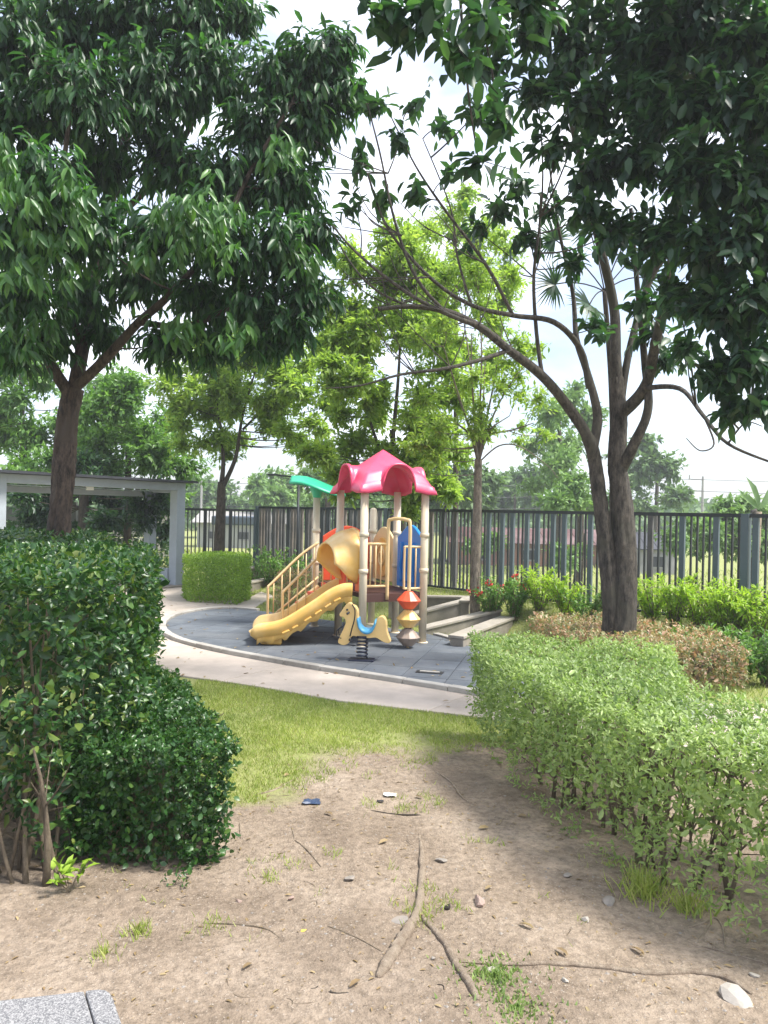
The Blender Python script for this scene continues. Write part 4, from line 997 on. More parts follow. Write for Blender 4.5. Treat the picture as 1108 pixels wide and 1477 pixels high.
for px, py, Y, rr, n in [
    (20, 60, 7.8, .62, 70), (110, 40, 8.4, .68, 75), (205, 30, 8.4, .68, 75), (290, 30, 8.4, .62, 65), (345, 15, 8.4, .34, 26), (30, 170, 8.0, .62, 60), (120, 140, 7.8, .66, 70), (215, 130, 8.2, .66, 70), (300, 110, 8.3, .56, 55),
    (400, 110, 8.2, .50, 60), (455, 95, 8.2, .50, 65), (500, 130, 8.2, .34, 34), (445, 170, 8.3, .50, 55), (375, 190, 8.2, .52, 55), (490, 60, 8.2, .28, 22),
    (50, 255, 7.0, .50, 50), (150, 240, 8.6, .60, 55), (245, 230, 8.6, .60, 60), (330, 260, 8.3, .58, 60), (415, 265, 8.2, .48, 50), (450, 330, 8.2, .38, 38),
    (40, 330, 7.2, .52, 50), (130, 330, 7.4, .5, 45), (230, 330, 7.4, .46, 45), (320, 350, 7.8, .52, 52), (400, 360, 7.9, .52, 55), (440, 420, 8.0, .38, 40),
    (30, 420, 7.8, .55, 50), (110, 420, 8.6, .50, 40), (200, 400, 8.4, .50, 42), (290, 420, 8.2, .46, 40), (370, 440, 8.0, .46, 45), (420, 470, 8.0, .34, 30),
    (20, 500, 8.2, .46, 34), (80, 490, 8.8, .40, 26), (150, 480, 9.0, .36, 22), (240, 490, 8.3, .38, 30), (310, 495, 8.2, .34, 28), (380, 490, 8.0, .26, 18), (60, -70, 8, .7, 45), (180, -70, 8.4, .7, 45), (290, -60, 8.4, .6, 35), (-60, 200, 8, .7, 30), (-60, 380, 8, .6, 25)]:
    bl.append((P(px, py, Y), (rr * 1.08, rr, rr * .92), int(n * 1.75)))
LT = tree('broadleaf_tree', 'large dark broadleaf tree with rough brown trunk at left', b0, tr, lm, bl, (.12, .20, .30), 'leaf_mango', 'bark_brown', droop=1.1, per=11, singles=300, wob=.30)
# younger bright sprays at its front
lv = Leaves()
for px, py, Y, rr, n in ((60, 290, 6.7, .40, 20), (20, 240, 6.6, .30, 12), (115, 300, 6.8, .30, 11), (270, 310, 7.0, .32, 17), (310, 350, 7.1, .26, 10), (225, 350, 7.0, .26, 8), (25, 370, 6.8, .32, 12), (90, 360, 7.1, .3, 8), (330, 290, 7.3, .3, 8), (400, 220, 7.6, .3, 7), (350, 470, 7.6, .26, 8), (260, 470, 7.8, .3, 8), (40, 470, 7.6, .3, 8), (440, 370, 7.7, .26, 7)):
    c = np.array(P(px, py, Y)); tips = c + rnd(n) * (RNG.random((n, 1)) ** .5) * rr
    for tp in tips:
        m_ = 9; dd = unit(rnd(m_) * .7 + np.array([0, 0, -.9])); l = .13 + .06 * RNG.random(m_)
        lv.add(tp + RNG.normal(0, .03, (m_, 3)), dd, unit(rnd(m_) * .5 + np.array([0, -.7, .8])), l, l * .3)
o = put_leaves(lv, 'broad', 'leaf_young', LT, 'young_foliage')

# right tree: double trunk, bare arching limbs to the left, dark crown to the right
YR = 9.0
b0 = Vector((P(896, 738, YR).x, YR, 0))
tr = [([b0 + Vector((0, 0, -.05)), P(899, 900, YR), P(901, 800, YR), P(896, 720, YR), P(890, 660, YR), P(893, 600, YR), P(889, 545, YR)], .165, .075),
      ([b0 + Vector((-.14, .05, -.05)), P(881, 880, YR), P(874, 790, YR), P(865, 720, YR), P(857, 660, YR), P(848, 630, YR)], .10, .07)]
lm = [([P(858, 665, YR), P(848, 630, 8.9), P(815, 580, 8.8), P(780, 540, 8.6), P(735, 505, 8.4), P(690, 470, 8.2), P(640, 448, 8.1), P(590, 442, 8), P(545, 446, 8)], .075, .020),
      ([P(690, 470, 8.2), P(650, 455, 8), P(600, 430, 7.9), P(550, 395, 7.8), P(505, 355, 7.8), P(480, 325, 7.8)], .028, .008),
      ([P(735, 505, 8.4), P(690, 520, 8.2), P(640, 532, 8), P(580, 540, 7.9), P(520, 556, 7.8), P(470, 560, 7.8)], .026, .006),
      ([P(855, 650, YR), P(862, 600, 9), P(848, 540, 9), P(832, 490, 9.1), P(826, 420, 9.1), P(806, 330, 8.8), P(790, 220, 8.4)], .06, .008),
      ([P(893, 600, YR), P(930, 560, 8.7), P(945, 500, 8.4), P(965, 400, 8), P(985, 250, 7.6), P(1000, 100, 7.4)], .075, .022),
      ([P(895, 680, YR), P(915, 640, 8.8), P(935, 590, 8.7), P(930, 520, 8.7), P(920, 420, 8.5), P(910, 300, 8.2)], .07, .02),
      ([P(891, 575, YR), P(888, 520, YR), P(885, 440, 9), P(860, 330, 8.6), P(830, 200, 8.2), P(800, 80, 8)], .080, .02),
      ([P(890, 640, YR), P(905, 520, 9), P(940, 400, 9), P(1000, 330, 8.5), P(1080, 260, 8)], .05, .02),
      ([P(930, 560, 8.7), P(980, 560, 8), P(1015, 600, 7.4), P(1050, 640, 7), P(1115, 668, 6.8)], .030, .010),
      ([P(1015, 600, 7.4), P(1030, 640, 7.2), P(1010, 650, 7.2), P(990, 632, 7.2)], .010, .004),
      ([P(1050, 640, 7), P(1075, 610, 7), P(1100, 615, 7)], .010, .004),
      ([P(850, 560, 9), P(838, 505, 8.9), P(800, 465, 8.6), P(740, 455, 8.5), P(680, 440, 8.4), P(620, 400, 8.3), P(560, 330, 8.2), P(530, 250, 8.1)], .04, .010),
      ([P(783, 546, 8.6), P(774, 480, 8.6), P(770, 400, 8.5), P(778, 330, 8.4), P(780, 280, 8.4)], .026, .010),
      ([P(640, 448, 8.1), P(600, 400, 8), P(570, 320, 8), P(548, 220, 8), P(530, 150, 8)], .022, .006),
      ([P(740, 455, 8.5), P(700, 380, 8.4), P(640, 300, 8.3), P(600, 240, 8.2), P(565, 170, 8.1)], .022, .006),
      ([P(590, 442, 8), P(545, 420, 8), P(510, 385, 8), P(480, 335, 8)], .016, .006),
      ([P(680, 440, 8.4), P(660, 370, 8.4), P(650, 300, 8.4), P(610, 200, 8.3)], .016, .005)]
lm.append(([P(830, 200, 8.2), P(800, 20, 7), P(760, -70, 5.6), P(700, -60, 4.9), P(620, -50, 4.5), P(540, -50, 4.3)], .03, .010))  # out-of-view limb added to carry the near sprays below
rs = random.Random(5)
for k in range(46):                       # bare twigs off the left limbs
    src = rs.choice([(690, 470), (640, 448), (600, 432), (560, 400), (620, 400), (660, 350), (580, 340), (560, 440), (520, 370), (600, 540), (650, 530), (740, 505), (700, 380), (560, 250), (770, 400)])
    dx, dy = rs.uniform(-110, 30), rs.uniform(-130, 20); Y = rs.uniform(7.8, 8.5)
    a0 = P(src[0], src[1], Y); a1 = P(src[0] + dx * .5 + rs.uniform(-12, 12), src[1] + dy * .4, Y); a2 = P(src[0] + dx, src[1] + dy, Y)
    lm.append(([a0, a1, a2], .008, .003))
bl = []
for px, py, Y, rr, n in [
    (1070, 50, 6.5, .55, 75), (990, 40, 6.8, .55, 70), (910, 50, 7, .50, 58), (835, 60, 7.2, .48, 46), (770, 40, 7.2, .38, 26), (1085, 150, 6.5, .52, 75), (1005, 145, 6.6, .52, 70), (925, 140, 7, .50, 58), (845, 150, 7.2, .44, 40), (775, 130, 7.2, .34, 20),
    (1080, 250, 6.5, .50, 70), (1000, 250, 6.6, .50, 66), (920, 230, 7, .44, 44), (860, 240, 7.2, .38, 28), (800, 210, 7.3, .30, 14), (1085, 345, 6.4, .46, 62), (1020, 350, 6.6, .44, 55), (955, 340, 7, .38, 34), (890, 330, 7.2, .34, 20), (850, 300, 7.2, .26, 12),
    (1090, 440, 6.4, .42, 52), (1030, 440, 6.6, .38, 42), (975, 420, 7, .30, 22), (1080, 520, 6.4, .34, 34), (1035, 540, 6.5, .26, 20), (1095, 580, 6.4, .24, 18), (1050, 590, 6.6, .18, 8), (930, 440, 7.5, .24, 12), (990, 500, 7.2, .22, 10),
    (1150, 100, 6.5, .6, 30), (1150, 300, 6.5, .6, 30), (1000, -60, 6.6, .6, 40), (860, -50, 7, .6, 35), (745, -30, 7.2, .4, 18), (705, 95, 7.4, .26, 10), (690, 160, 7.6, .22, 7)]:
    bl.append((P(px, py, Y), (rr * 1.08, rr, rr * .95), int(n * 1.05)))
for px, py, rr, n in ((540, 150, .22, 4), (575, 200, .24, 5), (520, 230, .22, 5), (600, 270, .22, 5), (555, 280, .2, 4), (510, 300, .2, 3), (640, 180, .22, 3), (600, 150, .2, 3), (650, 250, .2, 3)):
    bl.append((P(px, py, 8.1), rr, n))
for px, py, rr, n in ((800, 300, .3, 8), (760, 340, .3, 8), (830, 380, .3, 9), (720, 300, .3, 7), (690, 330, .28, 6), (750, 270, .3, 7), (860, 470, .28, 8), (960, 520, .28, 9), (940, 480, .25, 7)):
    bl.append((P(px, py, 8.5), rr, n))
for px, py, Y, rr, n in ((560, 15, 4.4, .14, 6), (615, 25, 4.4, .16, 7), (660, 70, 4.5, .16, 6), (700, 30, 4.6, .18, 8), (760, 0, 4.8, .22, 9), (690, 230, 5.2, .10, 3), (720, 170, 5.2, .12, 4)):  # near sprays added to the tree, standing in for leaves reflected in window glass
    bl.append((P(px, py, Y), rr, n))
RT = tree('broadleaf_tree', 'dark double trunked tree with arching bare limbs at right', b0, tr, lm, bl, (.11, .19, .46), 'leaf_dark', 'bark_grey', droop=.45, per=9, singles=300, wob=.18, twig_r=.005)

# fan palm added in place of dark fronds reflected in the window glass
b0 = Vector((P(884, 738, 10.6).x, 10.6, 0)); pm = thing('reflected_palm', 'slim palm with dark spiky fronds added for a window reflection', 'palm', b0)
top = P(872, 420, 10.2)
sp = smoothpath([b0, P(884, 700, 10.6), P(882, 560, 10.5), top], 6); MB().tube(sp, lerp_r(.05, .03, len(sp)), 8, .1).build('trunk', 'bark_dark', pm, True)
for px, py, Y in ((800, 345, 10), (850, 330, 10), (905, 345, 10), (800, 410, 9.9), (850, 440, 9.8), (930, 400, 10), (940, 350, 10.3)):
    c = P(px, py, Y); pet = MB(); pet.tube(qcurve(top, c, (0, 0, .12), 5), .009, 5); fo = pet.build('petiole', 'bark_dark', pm, True)
    lv = Leaves(); m_ = 26; out = (c - top).normalized(); sd_ = out.cross(Vector((0, 1, 0))).normalized()
    for k in range(m_):
        a_ = R(-125 + 250 * k / (m_ - 1)); d = out * math.cos(a_) + sd_ * math.sin(a_) + Vector((0, U(-.25, .1), -.25)); l = .42 * (1 - .25 * abs(a_) / 2.2) * U(.9, 1.05)
        lv.add(np.array([c]), np.array([d]), np.array([(0, -1, .3)]), l, .034)
    put_leaves(lv, 'blade', 'leaf_dark', pm, 'frond')

# slim mottled tree by the planter walls
b0 = G(686, 905, .02); YS = b0.y
tr = [([b0, P(685, 850, YS), P(688, 760, YS), P(689, 700, YS), P(690, 662, YS)], .088, .055)]
lm = []
rs = random.Random(9)
for (x, y) in ((640, 500), (665, 440), (690, 400), (700, 520), (725, 470), (745, 540), (655, 560), (630, 590), (735, 600), (770, 610), (680, 480)):
    sx = 690 + (x - 690) * .18; lm.append(([P(690, 668, YS), P(sx, 630, YS), P((sx + x) / 2 + rs.uniform(-6, 6), (630 + y) / 2, YS + rs.uniform(-.4, .4)), P(x, y, YS + rs.uniform(-.6, .6))], .026, .006))
lm.append(([P(690, 668, YS), P(720, 643, YS), P(752, 645, YS - .2), P(790, 672, YS - .3), P(805, 690, YS - .3)], .014, .004))
bl = [(P(x, y, YS + rs.uniform(-.4, .4)), (rr * 1.6, rr, rr * 1.2), int(n * 3.2)) for x, y, rr, n in ((620, 590, .34, 26), (600, 620, .30, 24), (640, 540, .34, 22), (660, 470, .32, 18), (640, 420, .32, 16), (690, 420, .34, 16), (720, 500, .34, 18), (690, 560, .3, 16), (740, 570, .34, 20), (770, 630, .24, 10), (660, 610, .3, 18), (720, 620, .26, 12), (640, 350, .36, 20), (680, 330, .36, 20), (720, 400, .34, 18), (610, 660, .24, 18), (700, 360, .36, 18), (660, 390, .34, 18), (740, 450, .34, 16), (620, 480, .34, 16), (760, 520, .3, 14))]
tree('slim_tree', 'slim tree with mottled grey trunk by the planter walls', b0, tr, lm, spread(bl, 3), (.06, .10, .42), 'leaf_yellow', 'bark_pale', droop=.2, per=11, twig_r=.004, wob=.10, sprigl=.25)
# tree behind the play tower
b0 = Vector((P(577, 738, 14).x, 14, .3))
tr = [([b0, P(577, 790, 14), P(574, 740, 14), P(570, 690, 14), P(566, 620, 14)], .075, .05)]
lm = [([P(570, 700, 14), P(545, 640, 14), P(520, 560, 14), P(505, 480, 14)], .04, .01), ([P(566, 640, 14), P(575, 540, 14), P(580, 420, 14)], .045, .01), ([P(568, 660, 14), P(610, 590, 14), P(630, 500, 14)], .035, .01)]
bl = [(P(x, y, 14 + rs.uniform(-.6, .6)), (rr * 1.3, rr, rr * 1.1), int(n * 4.6)) for x, y, rr, n in ((510, 470, .55, 46), (550, 430, .6, 50), (600, 440, .55, 44), (540, 390, .5, 40), (590, 385, .5, 36), (500, 540, .5, 40), (550, 510, .55, 44), (610, 520, .55, 42), (520, 600, .5, 44), (570, 580, .5, 36), (625, 590, .5, 42), (590, 650, .45, 40), (530, 660, .4, 34), (620, 690, .34, 30), (600, 720, .28, 22), (640, 640, .4, 34), (475, 500, .45, 30), (470, 640, .35, 24), (490, 700, .3, 20), (560, 350, .45, 26), (610, 360, .4, 22), (650, 560, .4, 28), (655, 700, .3, 20), (500, 420, .4, 24))]
tree('garden_tree', 'leafy yellow green tree rising behind the pink tower roof', b0, tr, lm, spread(bl, 3), (.10, .16, .42), 'leaf_yellow', 'bark_grey', droop=.25, per=11, twig_r=.005, kind='rhomb')
# airy tree behind the cube hedge
b0 = Vector((P(316, 738, 17.2).x, 17.2, 0))
tr = [([b0, P(316, 790, 17.2), P(319, 730, 17.2), P(320, 695, 17.2)], .14, .09)]
lm = [([P(320, 695, 17.2), P(322, 660, 17.2), P(316, 600, 17.2), P(300, 520, 17.2)], .06, .015), ([P(320, 705, 17.2), P(340, 660, 17.2), P(350, 600, 17), P(370, 530, 17)], .06, .015), ([P(350, 620, 17), P(400, 570, 17), P(430, 540, 17)], .03, .01)]
bl = [(P(x, y, 17.2 + rs.uniform(-.8, .8)), (rr * 1.3, rr, rr), int(n * 4.2)) for x, y, rr, n in ((290, 560, .7, 40), (340, 540, .75, 46), (390, 540, .75, 46), (430, 550, .6, 36), (380, 490, .7, 36), (330, 600, .6, 36), (290, 630, .5, 26), (370, 600, .6, 40), (420, 600, .55, 34), (350, 650, .45, 26), (400, 640, .5, 26), (440, 630, .45, 22), (300, 500, .6, 26), (430, 500, .5, 22), (275, 600, .45, 22), (460, 570, .4, 16), (350, 570, .6, 30), (310, 540, .6, 30), (400, 500, .6, 26), (455, 530, .4, 18), (260, 570, .5, 22))]
tree('garden_tree', 'airy yellow green tree with forked trunk behind cube hedge', b0, tr, lm, spread(bl, 3), (.11, .17, .42), 'leaf_yellow', 'bark_dark', droop=.25, per=10, twig_r=.006, kind='rhomb')
# dense trees behind the pavilion
def bushy(name, label, px, Y, z0, blobs, mat, lf, bark='bark_dark', trunk_px=None, grp=None, per=12, r0=.14):
    b0 = Vector((P(px, 738, Y).x, Y, z0)); cy = min(b[1] for b in blobs)
    tr = [([b0, b0 + Vector((.05, 0, 1.0)), P(px + 3, (cy + 738) / 2, Y), P(px, cy + 10, Y)], r0, r0 * .35)]
    bl = [(P(x, y, Y + U(-.06, .06) * Y), (rr * 1.15, rr, rr * .95), int(n * 2.2)) for x, y, rr, n in blobs]
    return tree(name, label, b0, tr, [], spread(bl, 2, .6, .8), lf, mat, bark, droop=.3, per=per, kind='rhomb', twig_r=.006, group=grp, sprigl=lf[1] * 2.5)
bushy('dense_tree', 'dense green tree behind the pavilion at far left', 30, 22, 0, [(x, y, .85, 60) for x, y in ((0, 560), (50, 570), (10, 620), (60, 620), (95, 590), (20, 665), (80, 660), (-30, 600), (120, 640), (30, 530), (60, 700), (0, 710), (110, 690))], 'leaf_mid', (.14, .22, .45))
bushy('dense_tree', 'dense green tree behind the right end of the pavilion', 182, 20.5, 0, [(x, y, .8, 60) for x, y in ((150, 600), (190, 620), (220, 640), (170, 660), (215, 670), (140, 650), (240, 610), (185, 560), (245, 660), (150, 700), (195, 710), (225, 715), (150, 540), (215, 560))], 'leaf_mid', (.13, .2, .45))
bushy('dense_tree', 'dark trunked tree standing under the pavilion roof line', 118, 19.0, 0, [(x, y, .55, 34) for x, y in ((100, 720), (140, 710), (125, 690), (95, 745), (160, 735), (110, 670), (60, 735), (190, 740), (215, 725), (130, 750), (40, 715), (225, 750))], 'leaf_dark', (.13, .2, .45), r0=.2)

# far trees across the field
for i, (px, Y, bls, mt, lf, lab) in enumerate([
    (640, 45, [(590, 700, 1.5, 60), (625, 675, 1.7, 70), (660, 680, 1.7, 70), (690, 705, 1.4, 60), (640, 715, 1.7, 60), (605, 725, 1.3, 40), (680, 730, 1.3, 40)], 'leaf_far', (.30, .45, .6), 'round dark green tree beyond fence behind the slim trunk'),
    (470, 42, [(455, 690, 1.2, 55), (490, 680, 1.3, 60), (520, 700, 1.2, 50), (465, 720, 1.2, 45), (505, 728, 1.2, 45), (480, 655, .9, 35)], 'leaf_far', (.28, .42, .6), 'dark green tree beyond fence behind the green leaf roof'),
    (740, 70, [(725, 705, 2.0, 50), (760, 700, 2.2, 55), (735, 725, 2.0, 45), (785, 715, 2, 45)], 'leaf_far', (.5, .7, .6), 'hazy grey green tree far beyond fence right of slim trunk'),
    (805, 38, [(800, 610, 1.3, 55), (830, 640, 1.3, 55), (790, 650, 1.3, 55), (820, 680, 1.2, 50), (845, 610, 1.1, 40), (785, 690, 1.0, 30), (770, 630, .9, 30), (830, 580, 1.0, 36)], 'leaf_farlight', (.24, .38, .4), 'tall feathery light green tree beyond fence left of big trunk'),
    (835, 30, [(815, 715, .8, 50), (845, 705, .9, 55), (870, 720, .8, 40), (800, 730, .6, 26)], 'leaf_farlight', (.2, .3, .5), 'rounded lime green bush above fence beside the big trunk'),
    (945, 55, [(920, 660, 1.7, 45), (945, 690, 1.8, 50), (920, 710, 1.7, 45), (965, 715, 1.4, 36), (935, 640, 1.2, 26)], 'leaf_far', (.36, .5, .6), 'green tree beyond fence right of the big trunk'),
    (1085, 28, [(1060, 745, .8, 50), (1090, 740, .8, 50), (1040, 760, .7, 40), (1075, 770, .8, 50), (1105, 765, .8, 50), (1050, 790, .7, 40), (1020, 775, .5, 24), (1098, 800, .7, 36)], 'leaf_farlight', (.22, .34, .4), 'light green thicket beyond fence at the right edge'),
    (400, 60, [(385, 715, 1.7, 45), (410, 700, 1.8, 45), (430, 720, 1.6, 40), (360, 722, 1.5, 36)], 'leaf_farlight', (.4, .6, .6), 'pale green trees far beyond fence left of the leaf roof'),
    (300, 75, [(285, 715, 2.0, 45), (320, 710, 2.2, 50), (350, 720, 2.0, 40), (260, 725, 1.8, 30)], 'leaf_far', (.5, .7, .6), 'far dark green tree line above the bar fence'),
    (560, 60, [(545, 715, 1.7, 40), (575, 720, 1.7, 40), (530, 728, 1.4, 30)], 'leaf_far', (.4, .6, .6), 'far green tree behind the tower roof posts')]):
    bushy('far_tree', lab, px, Y, -1, bls, mt, lf, grp='trees beyond the fence', per=12, r0=.22)
bushy('garden_tree', 'tall pale green tree beyond fence behind the bare arching limbs', 655, 19, -.4, [(x, y, .6, 34) for x, y in ((620, 400), (660, 360), (700, 340), (640, 320), (690, 400), (730, 370), (650, 440), (700, 460), (620, 470), (740, 430), (670, 300), (660, 520), (710, 530))], 'leaf_yellow', (.11, .17, .42), r0=.11)
for px, Y, lab, bls in ((520, 24, 'low green bush beyond the board fence behind the play tower', [(500, 790, .6, 40), (530, 780, .6, 40), (555, 795, .5, 30)]), (720, 30, 'low green bush beyond fence left of the brick shed', [(690, 795, .6, 40), (720, 790, .6, 36)]), (840, 27, 'low green bush beyond fence before the brick shed', [(800, 805, .5, 36), (835, 800, .5, 36)]), (980, 26, 'green bush beyond fence right of the tin shed', [(975, 790, .6, 44), (1000, 780, .6, 44), (985, 760, .45, 26)])):
    bushy('far_bush', lab, px, Y, -1, bls, 'leaf_farlight', (.16, .26, .45), grp='bushes beyond the fence', r0=.05)
# banana-like upright leaf at far right
b0 = Vector((P(1092, 738, 26).x, 26, -1)); t = thing('banana_plant', 'tall upright banana leaf rising above the fence at right', 'plant', b0); lv = Leaves()
for k, (dx, dz) in enumerate(((-.25, 1), (.5, .8), (-.7, .7))): lv.add(np.array([P(1095, 735, 26)]), np.array([(dx, .1, dz)]), np.array([(0.2, -1, .2)]), 1.2 - .2 * k, .26)
MB().tube([b0, P(1095, 738, 26)], .09, 8).build('stem', 'bark_stem', t, True); put_leaves(lv, 'broad', 'leaf_far', t, 'leaves')

# field beyond: scrub
lv = blades(5200, lambda: (lambda x, y: (x, y, gz(x, y) - .02) if fdist(x, y) > .5 and abs(x) < y * .55 else None)(U(-14, 22), U(9, 42)), .12, .34, .05, .8)
o = put_leaves(lv, 'blade', 'grass', None, 'field_grass'); o['kind'] = 'stuff'; tag(o, 'rough grass growing in the field beyond the fence', 'grass')

# ------------------------------------------------------------------ buildings beyond the fence
def shed(label, px0, px1, Y, zt, wallm, roofm, depth=4, over=.3, nwin=2):
    a, b = P(px0, 738, Y), P(px1, 738, Y); w = b.x - a.x
    t = thing('shed', label, 'shed', ((a.x + b.x) / 2, Y, -1)); c = (a.x + b.x) / 2
    MB().box((c, Y + depth / 2, (zt - .5 - 1) / 2), (w, depth, zt - .5 + 1)).build('wall', wallm, t)
    n = max(4, int(w / .8)); sl = MB()
    for i in range(n):
        x0 = a.x - over + (w + 2 * over) * i / n; x1 = a.x - over + (w + 2 * over) * (i + 1) / n - .03
        V = [(x0, Y - over, zt - .55), (x1, Y - over, zt - .55), (x1, Y + depth * .55, zt + .25), (x0, Y + depth * .55, zt + .25)]
        MB().poly(V + [(p[0], p[1], p[2] + .05) for p in V], [(3, 2, 1, 0), (4, 5, 6, 7), (0, 1, 5, 4), (1, 2, 6, 5), (2, 3, 7, 6), (3, 0, 4, 7)]).build('roof_sheet', roofm, t)
    for k in range(nwin):
        x = a.x + w * (k + .6) / (nwin + .2); f = MB().box((x, Y - .02, (zt - 1.5) / 2 + .0), (.9, .08, .7)).build('window', 'tin_wall', t); MB().box((x, Y - .05, (zt - 1.5) / 2), (.7, .06, .5)).build('pane', 'roof_dark', f)
    return t
shed('long low brick shed with pinkish rusty roof beyond the fence', 655, 875, 42, .75, 'brick_wall', 'rust_roof', nwin=3)
shed('small dark tin shed right of the big trunk beyond fence', 925, 975, 38, .75, 'tin_wall', 'roof_dark', 3, .2, 1)
shed('pale low house beyond the thin bar fence', 285, 420, 55, 1.3, 'far_white', 'wall_grey', 5, .4, 3)
a = P(342, 770, 30); t = thing('shade_awning', 'dark blue shade awning beyond the thin bar fence', 'awning', (a.x, 30, -1))
MB().box((a.x, 30, 1.35), (1.7, 1.5, .35)).build('canopy', 'panel_slate', t, bevel=.05)
for sx in (-.8, .8): MB().tube([(a.x + sx, 29.4, -1), (a.x + sx, 29.4, 1.2)], .035, 6).build('pole', 'pole_grey', t)
def upole(label, px, Y, ztop, arms, left=True):
    b = P(px, 738, Y); t = thing('utility_pole', label, 'utility pole', (b.x, Y, -1)); MB().tube([(b.x, Y, -1), (b.x, Y, ztop)], [.13, .08], 8).build('shaft', 'pole_grey', t)
    for k in range(arms):
        z = ztop - .25 - k * .9; MB().bar((b.x - 1.1, Y, z), (b.x + .1, Y, z), .08, .08).build('crossarm', 'pole_grey', t); MB().tube([(b.x - 1.05, Y, z), (b.x - 1.05, Y, z + .35)], .06, 6).build('insulator', 'pole_grey', t)
    return t
upole('thin utility pole with three side arms above fence at right', 1013, 60, 5.1, 3)
upole('pale distant pole above the thin bar fence', 290, 60, 4.0, 1)
for k, (z, lab) in enumerate(((4.75, 'topmost power line crossing the sky behind the trees'), (3.85, 'middle power line crossing the sky behind the trees'), (2.95, 'lowest power line crossing the sky behind the trees'))):
    xa, xb = P(1013, 738, 60).x - 1.05, P(290, 738, 60).x - 1.05; pts = [(xb + (xa - xb) * i / 12, 60, z + .1 - .5 * math.sin(math.pi * i / 12) - (1.0 * (1 - i / 12))) for i in range(13)] + [(xa + 8, 58, z - .1), (xa + 20, 55, z)]
    o = MB().tube(pts, .018, 4).build('power_line', 'wire', None); tag(o, lab, 'cable', 'power lines')
lp = P(430, 738, 16.3); t = thing('lamp_pole', 'thin dark garden lamp pole beside the green leaf roof', 'lamp post', (lp.x, 16.3, .2)); zt = P(430, 692, 16.3).z
MB().tube([(lp.x, 16.3, .0), (lp.x, 16.3, zt)], .028, 8).build('pole', 'bar_black', t, True)
MB().tube(smoothpath([(lp.x, 16.3, zt), (lp.x - .15, 16.3, zt + .06), (lp.x - .5, 16.3, zt + .10)], 4), .018, 6).build('arm', 'bar_black', t, True); MB().box((lp.x - .55, 16.3, zt + .095), (.22, .09, .04)).build('lamp_head', 'bar_black', t, bevel=.01)

# ------------------------------------------------------------------ things on the ground
def stick(name, label, pxs, r0, r1, mat='root_wood', cat='root', sink=.35, grp=None, wob=.25):
    pts = []
    for px, py in pxs:
        g = G(px, py); pts.append(Vector((g.x, g.y, gz(g.x, g.y))))
    sp = smoothpath(pts, 8); rr = lerp_r(r0, r1, len(sp)); mb = MB(); nn_ = len(sp)
    rr = [r * min(1, .3 + 4 * i / nn_) * min(1, .45 + 6 * (nn_ - 1 - i) / nn_) * (1 + .16 * mnoise.noise((i * .35, px, 0))) for i, r in enumerate(rr)]
    for p, r in zip(sp, rr): p.z += r * (1 - 2 * sink) ; 
    sp = [p + Vector((U(-1, 1), U(-1, 1), U(-.5, .5))) * r * .25 for p, r in zip(sp, rr)]
    mb.tube(sp, rr, 10 if r0 > .01 else 5, wob, U(0, 9)); o = mb.build(name, mat, None, True); tag(o, label, cat, grp); return o
stick('tree_root', 'long thick pale root running down the middle of the soil', [(605, 1203), (609, 1240), (607, 1285), (602, 1315), (588, 1342), (566, 1378), (546, 1412)], .015, .024)
stick('tree_root', 'shorter root forking right from the middle root', [(606, 1315), (618, 1335), (640, 1360), (656, 1390), (672, 1415), (690, 1446)], .011, .016)
stick('tree_root', 'long thin root across the soil at lower right', [(662, 1389), (730, 1395), (800, 1394), (870, 1398), (930, 1406), (1000, 1404), (1045, 1412), (1085, 1436)], .008, .015)
stick('twig', 'pale curved twig on the grass edge below the lawn', [(362, 1146), (395, 1138), (425, 1122), (460, 1106)], .006, .004, cat='twig')
stick('twig', 'pale twig on soil left of the pale hedge', [(626, 1112), (650, 1128), (668, 1152), (688, 1162)], .007, .004, cat='twig')
stick('twig', 'forked twig left stem in the middle of the soil', [(386, 1247), (405, 1230), (424, 1215), (420, 1192)], .005, .003, cat='twig')
stick('twig', 'thin twig bending right from the forked twig', [(424, 1214), (442, 1228), (463, 1250)], .005, .003, 'bark_stem', cat='twig')
stick('twig', 'long thin brown twig above the stone bench', [(300, 1331), (350, 1332), (385, 1338), (406, 1352)], .004, .003, 'bark_stem', cat='twig')
stick('twig', 'thin dark twig left of the middle root', [(472, 1336), (510, 1352), (552, 1374)], .004, .002, 'bark_stem', cat='twig')
stick('twig', 'dark twig lying above the top of the middle root', [(535, 1168), (570, 1172), (608, 1174)], .005, .004, 'bark_dark', cat='twig')
stick('twig', 'short pale twig standing out near the low hedge', [(346, 1188), (348, 1212)], .006, .004, cat='twig')
stick('twig', 'pale thin stick at the lower right under the hedge', [(1000, 1362), (1050, 1372), (1106, 1388)], .004, .003, cat='twig')
stick('tree_root', 'curly pale surface root under the pale hedge', [(985, 1338), (1015, 1328), (1032, 1322), (1042, 1335), (1046, 1362)], .006, .003)
stick('tree_root', 'curved surface root beside the curly root under hedge', [(1028, 1322), (1016, 1342), (1008, 1356)], .005, .003)
for k in range(20):
    x, y = U(320, 860), U(1130, 1460); a_ = U(0, 3.14); l = U(12, 34)
    stick('twig', 'small dry twig fragment lying on the bare soil', [(x, y), (x + l * .5 * math.cos(a_) + U(-4, 4), y + l * .25 * math.sin(a_) + U(-3, 3)), (x + l * math.cos(a_), y + l * .5 * math.sin(a_))], U(.002, .004), .0015, random.choice(['bark_stem', 'bark_dark', 'root_wood']), cat='twig', grp='small twig fragments on the soil')
